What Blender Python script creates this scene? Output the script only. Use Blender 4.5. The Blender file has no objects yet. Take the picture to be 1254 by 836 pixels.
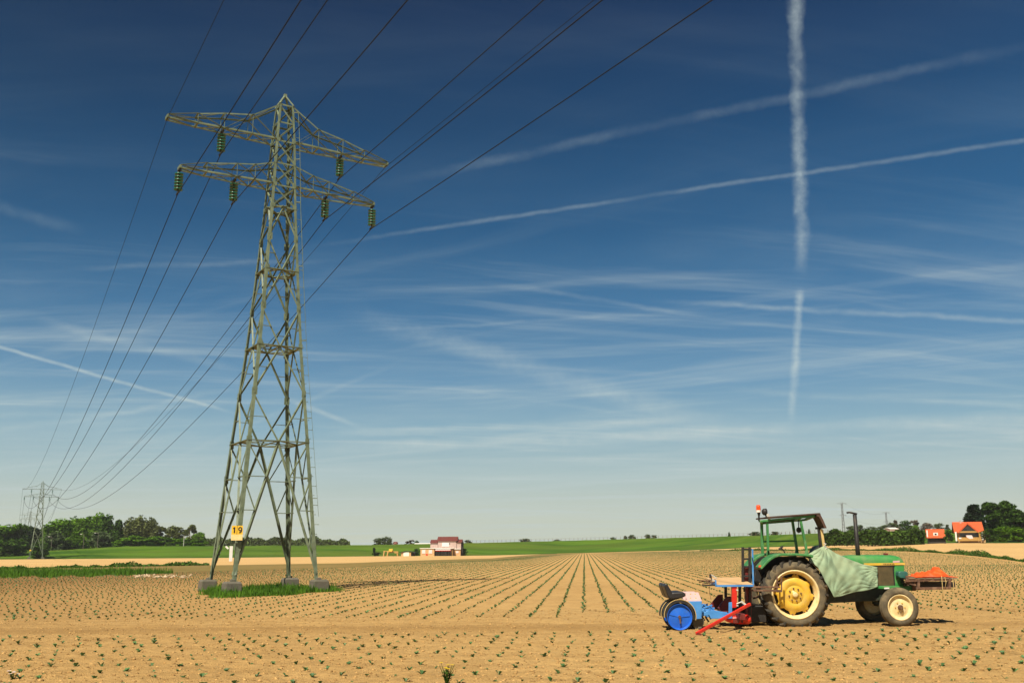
import bpy, math, random
import numpy as np
from mathutils import Vector, Matrix
random.seed(7); rng=np.random.default_rng(7)
S=bpy.context.scene; COL=S.collection
R=math.radians; PI=math.pi
SAG,SAG_E,HAZE,EXPO,SKYK=7.0,5.0,0.00012,0.55,6.6
# ------------------------------------------------------------------ camera model (used to survey positions from the photo)
F=1180.0; TH=math.atan(255/F); ROLL=.007; CH=1.7
ct,st=math.cos(TH),math.sin(TH); cr,sr=math.cos(ROLL),math.sin(ROLL)
def ray(u,v):
    a=(u-627)/F; b=(418-v)/F
    x=a*cr+b*sr; y=-a*sr+b*cr
    return np.array([x, ct-y*st, st+y*ct])
def at(u,v,Y):
    r=ray(u,v); k=Y/r[1]; return Vector((r[0]*k,Y,CH+r[2]*k))
def gnd(u,v):
    r=ray(u,v); k=-CH/r[2]; return Vector((r[0]*k,r[1]*k,0))
def ueq(X,Y): return 627+1207*X/np.maximum(Y,.01)
# ------------------------------------------------------------------ mesh helpers
class MB:
    def __init__(s): s.V=[]; s.F=[]
    def add(s,V,F):
        n=len(s.V); s.V+= [tuple(v) for v in V]; s.F+= [tuple(i+n for i in f) for f in F]; return s
    def box(s,c,d,rot=None):
        c=Vector(c); hx,hy,hz=d[0]/2,d[1]/2,d[2]/2
        V=[Vector((x*hx,y*hy,z*hz)) for z in(-1,1) for y in(-1,1) for x in(-1,1)]
        if rot: V=[rot@v for v in V]
        return s.add([v+c for v in V],[(0,2,3,1),(4,5,7,6),(0,1,5,4),(2,6,7,3),(0,4,6,2),(1,3,7,5)])
    def bb(s,a,b):
        a=Vector(a); b=Vector(b); return s.box((a+b)/2,[abs(x) for x in (b-a)])
    def bar(s,p,q,w,t=None,up=(0,0,1)):
        p=Vector(p); q=Vector(q); t=t or w; d=(q-p)
        if d.length<1e-6: return s
        d.normalize(); up=Vector(up)
        if abs(d.dot(up))>.98: up=Vector((1,0,0))
        a=d.cross(up).normalized(); b=a.cross(d)
        V=[o+a*(i*w/2)+b*(j*t/2) for o in(p,q) for i,j in((-1,-1),(1,-1),(1,1),(-1,1))]
        return s.add(V,[(0,3,2,1),(4,5,6,7),(0,1,5,4),(1,2,6,5),(2,3,7,6),(3,0,4,7)])
    def angle(s,p,q,w,t,out):      # steel angle section, corner pointing to 'out'
        p=Vector(p); q=Vector(q); d=(q-p).normalized(); out=Vector(out); out=(out-d*out.dot(d)).normalized()
        side=d.cross(out); a=(-out+side).normalized(); b=(-out-side).normalized()
        prof=[(0,0),(w,0),(w,t),(t,t),(t,w),(0,w)]
        V=[o+a*x+b*y for o in(p,q) for x,y in prof]
        Fs=[(i,(i+1)%6,(i+1)%6+6,i+6) for i in range(6)]+[(0,3,2,1),(0,5,4,3),(6,7,8,9),(6,9,10,11)]
        return s.add(V,Fs)
    def tube(s,pts,r,n=8,caps=True):
        pts=[Vector(p) for p in pts]; rs=r if isinstance(r,(list,tuple)) else [r]*len(pts)
        V=[];Fs=[]; prev=None
        for i,p in enumerate(pts):
            d=(pts[min(i+1,len(pts)-1)]-pts[max(i-1,0)]).normalized()
            if prev is None:
                a=d.cross(Vector((0,0,1)))
                if a.length<.05: a=d.cross(Vector((1,0,0)))
            else: a=prev-d*prev.dot(d)
            a.normalize(); prev=a; b=d.cross(a)
            for k in range(n):
                t=2*PI*k/n; V.append(p+a*(math.cos(t)*rs[i])+b*(math.sin(t)*rs[i]))
        for i in range(len(pts)-1):
            for k in range(n): Fs.append((i*n+k,i*n+(k+1)%n,(i+1)*n+(k+1)%n,(i+1)*n+k))
        if caps: Fs+=[tuple(range(n-1,-1,-1)),tuple((len(pts)-1)*n+k for k in range(n))]
        return s.add(V,Fs)
    def lathe(s,prof,axis='y',n=40,c=(0,0,0),rad=None,closed=False):
        V=[];Fs=[]; c=Vector(c); m=len(prof)
        for k in range(n):
            t=2*PI*k/n
            for j,(h,r) in enumerate(prof):
                if rad: r=rad(j,r,t)
                x,z=r*math.cos(t),r*math.sin(t)
                V.append(c+(Vector((x,h,z)) if axis=='y' else Vector((x,z,h)) if axis=='z' else Vector((h,x,z))))
        for k in range(n):
            for j in range(m if closed else m-1):
                a=k*m+j; b=k*m+(j+1)%m; e=((k+1)%n)*m
                Fs.append((a,b,e+(j+1)%m,e+j))
        return s.add(V,Fs)
    def prism(s,poly,y0,y1):       # poly in (x,z), extruded along y
        n=len(poly); V=[(x,y0,z) for x,z in poly]+[(x,y1,z) for x,z in poly]
        return s.add(V,[tuple(range(n)),tuple(range(2*n-1,n-1,-1))]+[(i,i+n,(i+1)%n+n,(i+1)%n) for i in range(n)])
    def grid(s,fn,nu,nv):
        V=[fn(i/nu,j/nv) for j in range(nv+1) for i in range(nu+1)]
        return s.add(V,[(j*(nu+1)+i,j*(nu+1)+i+1,(j+1)*(nu+1)+i+1,(j+1)*(nu+1)+i) for j in range(nv) for i in range(nu)])
def newmesh(name,V,Fc,mat,smooth=False):
    me=bpy.data.meshes.new(name); me.from_pydata([tuple(v) for v in V],[],Fc); me.update()
    if mat: me.materials.append(mat)
    if smooth: me.polygons.foreach_set('use_smooth',[True]*len(me.polygons))
    return me
def npmesh(name,V,quads,mat,tris=None,smooth=False):
    me=bpy.data.meshes.new(name); nq=len(quads); nt=0 if tris is None else len(tris)
    me.vertices.add(len(V)); me.vertices.foreach_set('co',np.asarray(V,np.float32).ravel())
    li=np.asarray(quads,np.int32).ravel(); 
    if nt: li=np.concatenate([li,np.asarray(tris,np.int32).ravel()])
    me.loops.add(len(li)); me.loops.foreach_set('vertex_index',li)
    me.polygons.add(nq+nt); me.polygons.foreach_set('loop_start',np.concatenate([np.arange(nq)*4,nq*4+np.arange(nt)*3]).astype(np.int32))
    me.update(calc_edges=True); me.validate()
    if mat: me.materials.append(mat)
    if smooth: me.polygons.foreach_set('use_smooth',[True]*len(me.polygons))
    return me
def tag(o,label=None,cat=None,group=None,kind=None):
    if label: o['label']=label
    if cat: o['category']=cat
    if group: o['group']=group
    if kind: o['kind']=kind
    return o
def link(name,me,parent=None,loc=None):
    o=bpy.data.objects.new(name,me); COL.objects.link(o)
    if parent: o.parent=parent
    if loc is not None: o.location=loc
    return o
def ob(name,mb,mat,parent=None,loc=None,smooth=False,bevel=0,seg=2):
    o=link(name,newmesh(name,mb.V,mb.F,mat,smooth),parent,loc)
    if bevel:
        m=o.modifiers.new('bevel','BEVEL'); m.width=bevel; m.segments=seg; m.limit_method='ANGLE'; m.angle_limit=R(40)
    return o
def empty(name,loc,label,cat,group=None,rz=0):
    o=bpy.data.objects.new(name,None); COL.objects.link(o); o.location=loc; o.rotation_euler.z=rz; o.empty_display_size=.2
    return tag(o,label,cat,group)
def copy_tree(o,parent=None):
    c=o.copy(); COL.objects.link(c)
    if parent: c.parent=parent
    for ch in list(o.children): copy_tree(ch,c)
    return c
# ------------------------------------------------------------------ materials
def mat(name,c1,c2=None,rough=.7,metal=0,scale=6,detail=5,bump=0,bscale=None,island=0,stretch=None,lo=.35,hi=.65,dirt=None,dscale=2.5,dlo=.5,dhi=.7,spec=.5,trans=0):
    m=bpy.data.materials.new(name); m.use_nodes=True; nt=m.node_tree; N=nt.nodes; L=nt.links
    b=N['Principled BSDF']; b.inputs['Roughness'].default_value=rough; b.inputs['Metallic'].default_value=metal
    b.inputs['Specular IOR Level'].default_value=spec
    tc=N.new('ShaderNodeTexCoord'); vec=tc.outputs['Object']
    if stretch:
        mp=N.new('ShaderNodeMapping'); mp.inputs['Scale'].default_value=stretch; L.new(vec,mp.inputs[0]); vec=mp.outputs[0]
    def noise(sc,det=detail,v=None):
        n=N.new('ShaderNodeTexNoise'); n.inputs['Scale'].default_value=sc; n.inputs['Detail'].default_value=det; n.inputs['Roughness'].default_value=.62
        L.new(v or vec,n.inputs['Vector']); return n.outputs['Fac']
    def rng_(s,a,d,lo_=0,hi_=1):
        r=N.new('ShaderNodeMapRange'); r.inputs[1].default_value=a; r.inputs[2].default_value=d; r.inputs[3].default_value=lo_; r.inputs[4].default_value=hi_; L.new(s,r.inputs[0]); return r.outputs[0]
    def mix(f,a,d):
        x=N.new('ShaderNodeMix'); x.data_type='RGBA'
        for i,q in((6,a),(7,d)):
            if isinstance(q,tuple): x.inputs[i].default_value=(*q,1)
            else: L.new(q,x.inputs[i])
        L.new(f,x.inputs[0]) if not isinstance(f,float) else setattr(x.inputs[0],'default_value',f)
        return x.outputs[2]
    c2=c2 or tuple(x*.75 for x in c1)
    col=mix(rng_(noise(scale),lo,hi),c2,c1)
    if island:
        g=N.new('ShaderNodeNewGeometry'); hs=N.new('ShaderNodeHueSaturation'); L.new(col,hs.inputs['Color'])
        L.new(rng_(g.outputs['Random Per Island'],0,1,1-island,1+island),hs.inputs['Value']); col=hs.outputs[0]
    if dirt: col=mix(rng_(noise(dscale,6),dlo,dhi),col,dirt)
    L.new(col,b.inputs['Base Color'])
    rr=rng_(noise(scale*1.7),.2,.8,max(rough-.1,0),min(rough+.12,1)); L.new(rr,b.inputs['Roughness'])
    if bump:
        bp=N.new('ShaderNodeBump'); bp.inputs['Strength'].default_value=1; bp.inputs['Distance'].default_value=bump
        L.new(noise(bscale or scale*4,6),bp.inputs['Height']); L.new(bp.outputs[0],b.inputs['Normal'])
    if trans:
        t=N.new('ShaderNodeBsdfTranslucent'); L.new(col,t.inputs[0]); mx=N.new('ShaderNodeMixShader'); mx.inputs[0].default_value=trans
        L.new(b.outputs[0],mx.inputs[1]); L.new(t.outputs[0],mx.inputs[2]); L.new(mx.outputs[0],N['Material Output'].inputs[0])
    return m
M={}
SOIL=(.51,.325,.125)
def soil_mat(name,a,b_,c_,track=False,streak=(1,1,1),bump=.02,left_dark=True):
    m=bpy.data.materials.new(name); m.use_nodes=True; nt=m.node_tree; N=nt.nodes; L=nt.links; b=N['Principled BSDF']
    b.inputs['Roughness'].default_value=.95; b.inputs['Specular IOR Level'].default_value=.15
    tc=N.new('ShaderNodeTexCoord'); V=tc.outputs['Object']
    def noise(sc,det=4,st=None,ro=.6):
        v=V
        if st: mp=N.new('ShaderNodeMapping'); mp.inputs['Scale'].default_value=st; L.new(V,mp.inputs[0]); v=mp.outputs[0]
        n=N.new('ShaderNodeTexNoise'); n.inputs['Scale'].default_value=sc; n.inputs['Detail'].default_value=det; n.inputs['Roughness'].default_value=ro; L.new(v,n.inputs['Vector']); return n.outputs['Fac']
    def mr(s,i,j,k=0,l=1):
        r=N.new('ShaderNodeMapRange'); r.inputs[1].default_value=i; r.inputs[2].default_value=j; r.inputs[3].default_value=k; r.inputs[4].default_value=l; L.new(s,r.inputs[0]); return r.outputs[0]
    def mix(f,p,q):
        x=N.new('ShaderNodeMix'); x.data_type='RGBA'
        for i,w in((6,p),(7,q)):
            if isinstance(w,tuple): x.inputs[i].default_value=(*w,1)
            else: L.new(w,x.inputs[i])
        L.new(f,x.inputs[0]); return x.outputs[2]
    col=mix(mr(noise(.05,5),.35,.65),b_,a)
    col=mix(mr(noise(1.6,5,streak),.42,.72,0,.55),col,c_)
    col=mix(mr(noise(14,5,streak),.5,.75,0,.6),col,tuple(x*.62 for x in b_))
    sp=N.new('ShaderNodeSeparateXYZ'); L.new(V,sp.inputs[0])
    def mt(op,p,q):
        n=N.new('ShaderNodeMath'); n.operation=op
        for i,w in enumerate((p,q)):
            if isinstance(w,(int,float)): n.inputs[i].default_value=w
            else: L.new(w,n.inputs[i])
        return n.outputs[0]
    if left_dark:      # darker, redder worked soil on the left, with vignette darkening painted in
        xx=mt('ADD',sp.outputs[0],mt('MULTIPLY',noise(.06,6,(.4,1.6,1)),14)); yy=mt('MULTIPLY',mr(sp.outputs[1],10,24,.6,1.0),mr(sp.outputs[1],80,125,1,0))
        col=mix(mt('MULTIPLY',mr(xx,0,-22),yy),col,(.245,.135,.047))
    if track:     # freshly disturbed strip along the machine's path
        dy=mt('ABSOLUTE',mt('SUBTRACT',mt('ADD',sp.outputs[1],mt('MULTIPLY',noise(.7,5,(.3,1,1)),1.2)),23.1),0)
        col=mix(mr(dy,.2,1.5,.55,0),col,c_)
    col=mix(mr(noise(30,3),.62,.78,0,.5),col,tuple(min(1,x*1.35) for x in a))
    L.new(col,b.inputs['Base Color'])
    ad=N.new('ShaderNodeMath'); ad.operation='ADD'; L.new(noise(9,6,streak,.7),ad.inputs[0]); L.new(noise(45,3),ad.inputs[1])
    bp=N.new('ShaderNodeBump'); bp.inputs['Distance'].default_value=bump; bp.inputs['Strength'].default_value=1; L.new(ad.outputs[0],bp.inputs['Height']); L.new(bp.outputs[0],b.inputs['Normal'])
    return m
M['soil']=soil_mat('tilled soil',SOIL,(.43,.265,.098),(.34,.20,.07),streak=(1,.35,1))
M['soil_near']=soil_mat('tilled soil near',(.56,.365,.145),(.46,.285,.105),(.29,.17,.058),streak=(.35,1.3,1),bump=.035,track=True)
M['sand']=soil_mat('pale dry soil',(.60,.40,.17),(.54,.35,.145),(.50,.31,.12),streak=(.2,1,1),left_dark=False)
M['strip']=soil_mat('weedy soil',(.27,.18,.065),(.20,.15,.045),(.14,.13,.03),streak=(.2,1,1),left_dark=False)
M['grass']=mat('dyke grass',(.085,.165,.012),(.034,.088,.006),rough=.9,scale=.16,detail=9,stretch=(.12,1,1.6),bump=.2,bscale=2.5,spec=.1,dirt=(.105,.135,.018),dscale=.09,dlo=.45,dhi=.75,lo=.38,hi=.62)
M['meadow']=mat('meadow grass',(.035,.105,.012),(.02,.07,.01),rough=.9,scale=.4,stretch=(.2,1,1),bump=.1,bscale=3,spec=.1)
M['blade']=mat('grass blades',(.095,.215,.014),(.04,.11,.006),rough=.7,scale=1.4,island=.45,spec=.25,trans=.25)
M['weed']=mat('weed leaves',(.065,.14,.014),(.03,.075,.008),rough=.75,scale=.8,island=.45,spec=.2,trans=.15)
M['seedling']=mat('cabbage seedling leaves',(.10,.20,.065),(.04,.105,.03),rough=.55,scale=5,island=.4,spec=.4,trans=.12)
M['steel']=mat('pale green painted steel',(.175,.22,.14),(.105,.14,.088),rough=.55,scale=3,dirt=(.12,.12,.075),dscale=4,dlo=.6,dhi=.75,spec=.4)
M['galv']=mat('pale galvanised rail',(.55,.54,.48),(.45,.44,.39),rough=.45,scale=8)
M['concrete']=mat('weathered concrete',(.16,.145,.11),(.10,.09,.068),rough=.9,scale=6,bump=.01,dirt=(.09,.09,.06),dscale=3)
M['insul']=mat('green glass insulator',(.012,.15,.085),(.008,.10,.06),rough=.3,scale=5,spec=.5)
M['iron']=mat('dark iron',(.05,.047,.042),(.03,.028,.025),rough=.5,scale=9,metal=.4)
M['wire']=mat('weathered conductor',(.014,.015,.017),(.010,.011,.012),rough=.8,scale=3,spec=.2)
M['far_steel']=mat('grey far steel',(.13,.14,.14),(.10,.11,.11),rough=.7)
M['plate']=mat('yellow enamel plate',(.85,.55,.035),(.78,.48,.03),rough=.4,scale=6)
M['plate2']=mat('faded cream plate',(.85,.68,.33),(.8,.58,.22),rough=.5,scale=9)
M['ink']=mat('dark lettering',(.03,.02,.015),rough=.5)
M['white']=mat('white paint',(.8,.78,.74),(.7,.67,.62),rough=.5,scale=4)
M['green']=mat('green tractor paint',(.05,.29,.075),(.035,.225,.05),rough=.38,scale=3,dirt=(.20,.25,.11),dscale=3,dlo=.45,dhi=.85)
M['green_d']=mat('weathered green frame paint',(.06,.26,.075),(.035,.17,.05),rough=.5,scale=7,dirt=(.26,.25,.14),dscale=7,dlo=.55,dhi=.75)
M['yellow']=mat('yellow wheel paint',(.72,.46,.045),(.62,.38,.035),rough=.45,scale=4,dirt=(.55,.36,.13),dscale=5,dlo=.45,dhi=.8)
M['yellow_p']=mat('faded yellow wheel paint',(.78,.64,.36),(.72,.55,.24),rough=.5,scale=8,dirt=(.55,.40,.2),dscale=9,dlo=.55,dhi=.75)
M['tyre']=mat('dusty tyre rubber',(.055,.05,.04),(.032,.03,.026),rough=.85,scale=7,dirt=(.17,.125,.07),dscale=3,dlo=.48,dhi=.72,spec=.2)
M['tyre_wall']=mat('dusty tyre sidewall',(.16,.13,.08),(.09,.075,.05),rough=.9,scale=6,dirt=(.24,.18,.1),dscale=3,spec=.15)
M['black']=mat('greasy black metal',(.022,.02,.018),(.012,.011,.01),rough=.6,scale=8,dirt=(.07,.05,.03),dscale=6,dlo=.55,dhi=.75)
M['chassis']=mat('oily dark green castings',(.03,.045,.025),(.015,.02,.013),rough=.55,scale=9,dirt=(.09,.07,.045),dscale=5,dlo=.55,dhi=.72)
M['rust']=mat('rusty steel',(.17,.085,.045),(.085,.045,.03),rough=.85,scale=12,bump=.003,dirt=(.24,.15,.09),dscale=6)
M['roof_b']=mat('brown weathered canopy',(.10,.05,.032),(.05,.03,.022),rough=.8,scale=8)
M['grille']=mat('dusty brown grille',(.145,.105,.045),(.09,.07,.03),rough=.8,scale=6)
M['orange']=mat('orange woven plastic',(.90,.12,.015),(.72,.075,.01),rough=.55,scale=9,bump=.012,bscale=14,trans=.1)
M['amber']=mat('amber lamp plastic',(.85,.11,.01),(.6,.06,.008),rough=.2,scale=4)
M['tarp']=mat('faded green tarpaulin',(.29,.385,.24),(.225,.335,.215),rough=.75,scale=2.2,detail=7,bump=.012,bscale=6,dirt=(.31,.36,.21),dscale=1.6,dlo=.45,dhi=.8)
M['blue']=mat('light blue machine paint',(.075,.29,.66),(.055,.225,.56),rough=.4,scale=5,dirt=(.22,.34,.48),dscale=5,dlo=.58,dhi=.8)
M['blue_w']=mat('deep blue wheel paint',(.012,.13,.62),(.01,.10,.5),rough=.4,scale=5,dirt=(.07,.16,.42),dscale=4,dlo=.55,dhi=.8)
M['red']=mat('red machine paint',(.72,.03,.012),(.55,.02,.01),rough=.4,scale=6,dirt=(.3,.07,.03),dscale=6,dlo=.6,dhi=.8)
M['red_d']=mat('worn dark red paint',(.20,.02,.014),(.10,.012,.01),rough=.5,scale=6,dirt=(.06,.03,.02),dscale=5,dlo=.5,dhi=.7)
M['wood']=mat('worn plywood',(.60,.40,.20),(.48,.30,.14),rough=.75,scale=3,stretch=(1,9,1))
M['wood_g']=mat('weathered timber',(.27,.19,.12),(.15,.10,.065),rough=.85,scale=4,stretch=(1,8,8))
M['pink']=mat('pinkish white plastic',(.60,.40,.385),(.55,.35,.335),rough=.5,scale=6)
M['vinyl']=mat('black vinyl',(.022,.02,.02),(.014,.013,.013),rough=.45,scale=6)
M['twine']=mat('straw coloured twine',(.62,.45,.18),rough=.9)
M['teal']=mat('dark teal paint',(.035,.14,.11),(.025,.10,.085),rough=.4,scale=6)
M['bark']=mat('bark',(.10,.075,.05),(.055,.042,.03),rough=.95,scale=5,bump=.02)
def leafm(n,c,k=.5): return mat(n,c,tuple(x*k for x in c),rough=.8,scale=.35,detail=4,island=.38,spec=.12,trans=.12)
M['leaf_mid']=leafm('fresh green leaves',(.105,.225,.010),.55)
M['leaf_dark']=leafm('dark green leaves',(.05,.11,.012))
M['leaf_brown']=leafm('olive brown young leaves',(.13,.16,.045),.6)
M['leaf_grey']=leafm('grey green willow leaves',(.10,.15,.06),.6)
M['leaf_bright']=leafm('bright green leaves',(.13,.28,.014))
M['leaf_pine']=leafm('dark pine needles',(.017,.038,.014))
M['leaf_far']=leafm('far tree leaves',(.085,.125,.035))
M['leaf_hedge']=leafm('hedge leaves',(.06,.115,.015))
M['leaf_twig']=leafm('bare greyish twigs',(.15,.125,.085),.7)
M['brick_w']=mat('whitewashed brick',(.52,.39,.345),(.40,.29,.25),rough=.85,scale=2.2,stretch=(1,1,2.5))
M['brick_o']=mat('tan brick',(.60,.40,.20),(.48,.30,.15),rough=.85,scale=2,stretch=(1,1,3))
M['tile_r']=mat('dark red roof tile',(.17,.035,.025),(.11,.025,.02),rough=.75,scale=3,stretch=(1,1,4))
M['tile_o']=mat('orange roof tile',(.60,.105,.022),(.42,.07,.018),rough=.75,scale=1.6,stretch=(2,1,3),bump=.04,bscale=5)
M['pane']=mat('bright blind behind glass',(.80,.66,.68),(.76,.6,.62),rough=.3)
M['glass']=mat('dark window glass',(.02,.022,.025),rough=.1,spec=.8)
M['timber']=mat('ochre timber',(.45,.27,.07),(.35,.2,.05),rough=.7)
M['dark']=mat('dark boarding',(.03,.028,.025),(.018,.017,.016),rough=.8)
M['play_y']=mat('faded yellow boards',(.62,.40,.04),(.5,.3,.03),rough=.6)
M['petal']=mat('yellow petals',(.85,.62,.02),rough=.6)
M['petal_w']=mat('pale pink petals',(.85,.72,.66),rough=.6)
# ------------------------------------------------------------------ terrain
uS=[-500,-150,60,150,250,450,600,700,830,930,1050,1150,1400,1800]
YB=[335,330,305,310,310,315,330,340,330,310,245,222,218,218]
VB=[690,686,684,684,683,680.5,679.5,677,673.5,669,666,663.5,661.5,658]
VC=[678,677,674,668.5,668,667,664,661.5,658,655.3,651,648.5,645.5,640]
def yb(u): return np.interp(u,uS,YB)
ZBt=[max(-.02,at(u,v,Y).z) for u,v,Y in zip(uS,VB,YB)]
def zb(u): return np.interp(u,uS,ZBt)
def gz(X,Y):
    X=np.asarray(X,float); Y=np.asarray(Y,float); u=ueq(X,Y)
    k=np.clip((Y-95)/(yb(u)-95),0,1); return zb(u)*k
def g3(u,Y,dz=0):
    X=(u-627)*Y/1207; return Vector((X,Y,float(gz(X,Y))+dz))
us=np.concatenate([np.arange(-900,-100,80),np.arange(-100,1360,20),np.arange(1360,2300,80)])
def sheet(name,near,far,m,dz,nrow,ulist=us,label=None):
    ul=ulist; T=np.linspace(0,1,nrow+1); V=[]
    for t in T:
        for u in ul:
            Y=near(u)+(far(u)-near(u))*t; X=(u-627)*Y/1207; V.append((X,Y,float(gz(X,Y))+dz))
    n=len(ul); q=[(j*n+i,j*n+i+1,(j+1)*n+i+1,(j+1)*n+i) for j in range(nrow) for i in range(n-1)]
    return tag(link(name,npmesh(name,V,q,m,smooth=True)),kind='structure')
# base ground: one sheet, polar lattice in front plus skirts to the horizon
rowsY=np.concatenate([[4,10,16,20,24,28],np.geomspace(30,90,14),np.linspace(95,350,52)])
V=[];n=len(us)
for Y in rowsY:
    for u in us: X=(u-627)*Y/1207; V.append((X,Y,float(gz(X,Y))-.11*float(np.clip((28-Y)/4,0,1))))
q=[(j*n+i,j*n+i+1,(j+1)*n+i+1,(j+1)*n+i) for j in range(len(rowsY)-1) for i in range(n-1)]
b0=len(V); last=(len(rowsY)-1)*n
V+=[(-1900,-60,0),(1900,-60,0)]                                    # near edge
q+=[(b0,b0+1,n-1,0)]
tri=[]
L0=len(V); V+=[(-1900,1500,-.5)]; R0=len(V); V+=[(1900,1500,-.5)]
for j in range(len(rowsY)-1): tri+=[(b0,j*n,(j+1)*n),(b0+1,(j+1)*n+n-1,j*n+n-1)]
tri+=[(b0,last,L0),(b0+1,R0,last+n-1)]
for i in range(n-1): tri.append((last+i,last+i+1,L0 if i<n//2 else R0))
tri.append((last+n//2,R0,L0))
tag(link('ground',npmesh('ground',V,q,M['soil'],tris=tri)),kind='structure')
def ip(us_,ys_): return lambda u: float(np.interp(u,us_,ys_))
SLn=ip([-900,0,240,430,600,660],[100,108,128,140,205,318]); SLf=ip([-900,0,250,450,600,660],[285,290,292,300,314,322])
sheet('sand_field',SLn,SLf,M['sand'],.02,10,np.arange(-900,661,20))
SRn=ip([830,860,930,1000,1110,1254,1400,2300],[300,262,215,185,150,101,84,60]); SRf=ip([830,930,1000,1110,1254,1400,2300],[302,288,252,212,205,200,200])
sheet('sand_field',SRn,SRf,M['sand'],.02,10,np.arange(830,2300,20))
sheet('brown_field_strip',ip([-900,0,200,430,640,720],[66,72,84,104,170,330]),ip([-900,0,240,430,600,660,720],[100,108,128,140,205,318,331]),M['strip'],.012,6,np.arange(-900,721,20))
sheet('meadow',lambda u:SLf(u) if u<660 else 322,lambda u:float(yb(u))+1,M['meadow'],.03,3,np.arange(-900,700,20))
sheet('meadow',lambda u:SRf(u),lambda u:float(yb(u))+1,M['meadow'],.03,3,np.arange(830,2300,20))
# dyke: grassed embankment
V=[];du=np.concatenate([np.arange(-900,-100,50),np.arange(-100,1400,12),np.arange(1400,2300,50)]); nd=len(du); prof=[(0,0),(3,.06),(8,.26),(14,.42),(17,.44),(24,.80),(28,.96),(31,1.0),(36,1.0),(60,0)]
for s,h in prof:
    for u in du:
        Y=float(yb(u))+s; u0=(u-627)/1207; zc=at(u,float(np.interp(u,uS,VC)),float(yb(u))+31).z; z0=float(zb(u))-.1
        wob=.12*math.sin(u*.11+s)+.1*math.sin(u*.043+2*s) if 0<h<1 else .05*math.sin(u*.3)
        V.append((u0*Y,Y,z0+(zc-z0)*h+wob*(h>0)))
q=[(j*nd+i,j*nd+i+1,(j+1)*nd+i+1,(j+1)*nd+i) for j in range(len(prof)-1) for i in range(nd-1)]
tag(link('dyke',npmesh('dyke',V,q,M['grass'],smooth=True)),kind='structure')
def crest(u,s=31): 
    Y=float(yb(u))+s; return Vector(((u-627)/1207*Y,Y,at(u,float(np.interp(u,uS,VC)),float(yb(u))+31).z))
# near soil with real relief
def vnoise(X,Y,sx,sy,seed):
    r=np.random.default_rng(seed); T=r.random((256,256)); x=X/sx+1000; y=Y/sy+1000; xi=np.floor(x).astype(int); yi=np.floor(y).astype(int); fx=x-xi; fy=y-yi
    fx=fx*fx*(3-2*fx); fy=fy*fy*(3-2*fy); g=lambda a,b:T[a&255,b&255]
    return (g(xi,yi)*(1-fx)+g(xi+1,yi)*fx)*(1-fy)+(g(xi,yi+1)*(1-fx)+g(xi+1,yi+1)*fx)*fy
def soil_h(X,Y):
    h=.020*vnoise(X,Y,.9,.28,1)+.024*vnoise(X,Y,.30,.14,2)+.028*vnoise(X,Y,.13,.09,3)+.020*vnoise(X,Y,.07,.06,4)
    h+= -.045-.025*np.exp(-((Y-21.75-.05*np.sin(X))/.22)**2)-.03*np.exp(-((Y-23.5)/.3)**2)
    return h
nr,nc=300,640; V=np.zeros((nr,nc,3)); Yr=np.geomspace(10.5,29,nr)
for j,Y in enumerate(Yr): V[j,:,0]=np.linspace(-.64*Y-2,.64*Y+2,nc); V[j,:,1]=Y
e=np.minimum(1,np.minimum((V[...,1]-10.5)/1.5,(28-V[...,1])/3)); V[...,2]=.006+soil_h(V[...,0],V[...,1])*np.clip(e,0,1)
ii=np.arange(nr*nc).reshape(nr,nc); q=np.stack([ii[:-1,:-1],ii[:-1,1:],ii[1:,1:],ii[1:,:-1]],-1).reshape(-1,4)
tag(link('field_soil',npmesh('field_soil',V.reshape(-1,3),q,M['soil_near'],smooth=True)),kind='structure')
# loose clods
def blobs(P,size,m,name,seed=1):
    r=np.random.default_rng(seed); base=np.array([(1,0,0),(0,1,0),(-1,0,0),(0,-1,0),(0,0,1),(0,0,-.6)],float); tr=np.array([(0,1,4),(1,2,4),(2,3,4),(3,0,4),(1,0,5),(2,1,5),(3,2,5),(0,3,5)])
    n=len(P); B=base[None]*(.6+.8*r.random((n,6,1))); a=r.random(n)*6.3; c,s=np.cos(a),np.sin(a); x=B[...,0]*c[:,None]-B[...,1]*s[:,None]; y=B[...,0]*s[:,None]+B[...,1]*c[:,None]
    B=np.stack([x*1.25,y,B[...,2]*.75],-1)*np.asarray(size)[:,None,None]+P[:,None]
    T=(tr[None]+6*np.arange(n)[:,None,None]).reshape(-1,3); return npmesh(name,B.reshape(-1,3),np.zeros((0,4),int),m,tris=T)
nC=26000; Yc=11+18*rng.random(nC)**1.2; Xc=(rng.random(nC)*2-1)*(.6*Yc+1); Zc=soil_h(Xc,Yc)+.005
M['clod']=mat('soil clods',(.47,.295,.115),(.30,.175,.065),rough=.95,scale=2,island=.35,spec=.1)
tag(link('soil_clods',blobs(np.stack([Xc,Yc,Zc],-1),.010+.022*rng.random(nC)**3,M['clod'],'soil_clods')),'dry crumbly clods lying all over the tilled soil in front','soil clods',kind='stuff')
M['stone']=mat('pale stones',(.55,.41,.26),(.42,.3,.18),rough=.9,scale=3)
nS=110; pS=[gnd(random.uniform(165,235),random.uniform(704,707.5)) for _ in range(nS)]
tag(link('pale_rubble',blobs(np.array([(p.x,p.y,.03) for p in pS]),.04+.11*rng.random(nS)**2,M['stone'],'pale_rubble',3)),'low streak of pale rubble at the right end of the grass verge, left of the big pylon','rubble',kind='stuff')
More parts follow.
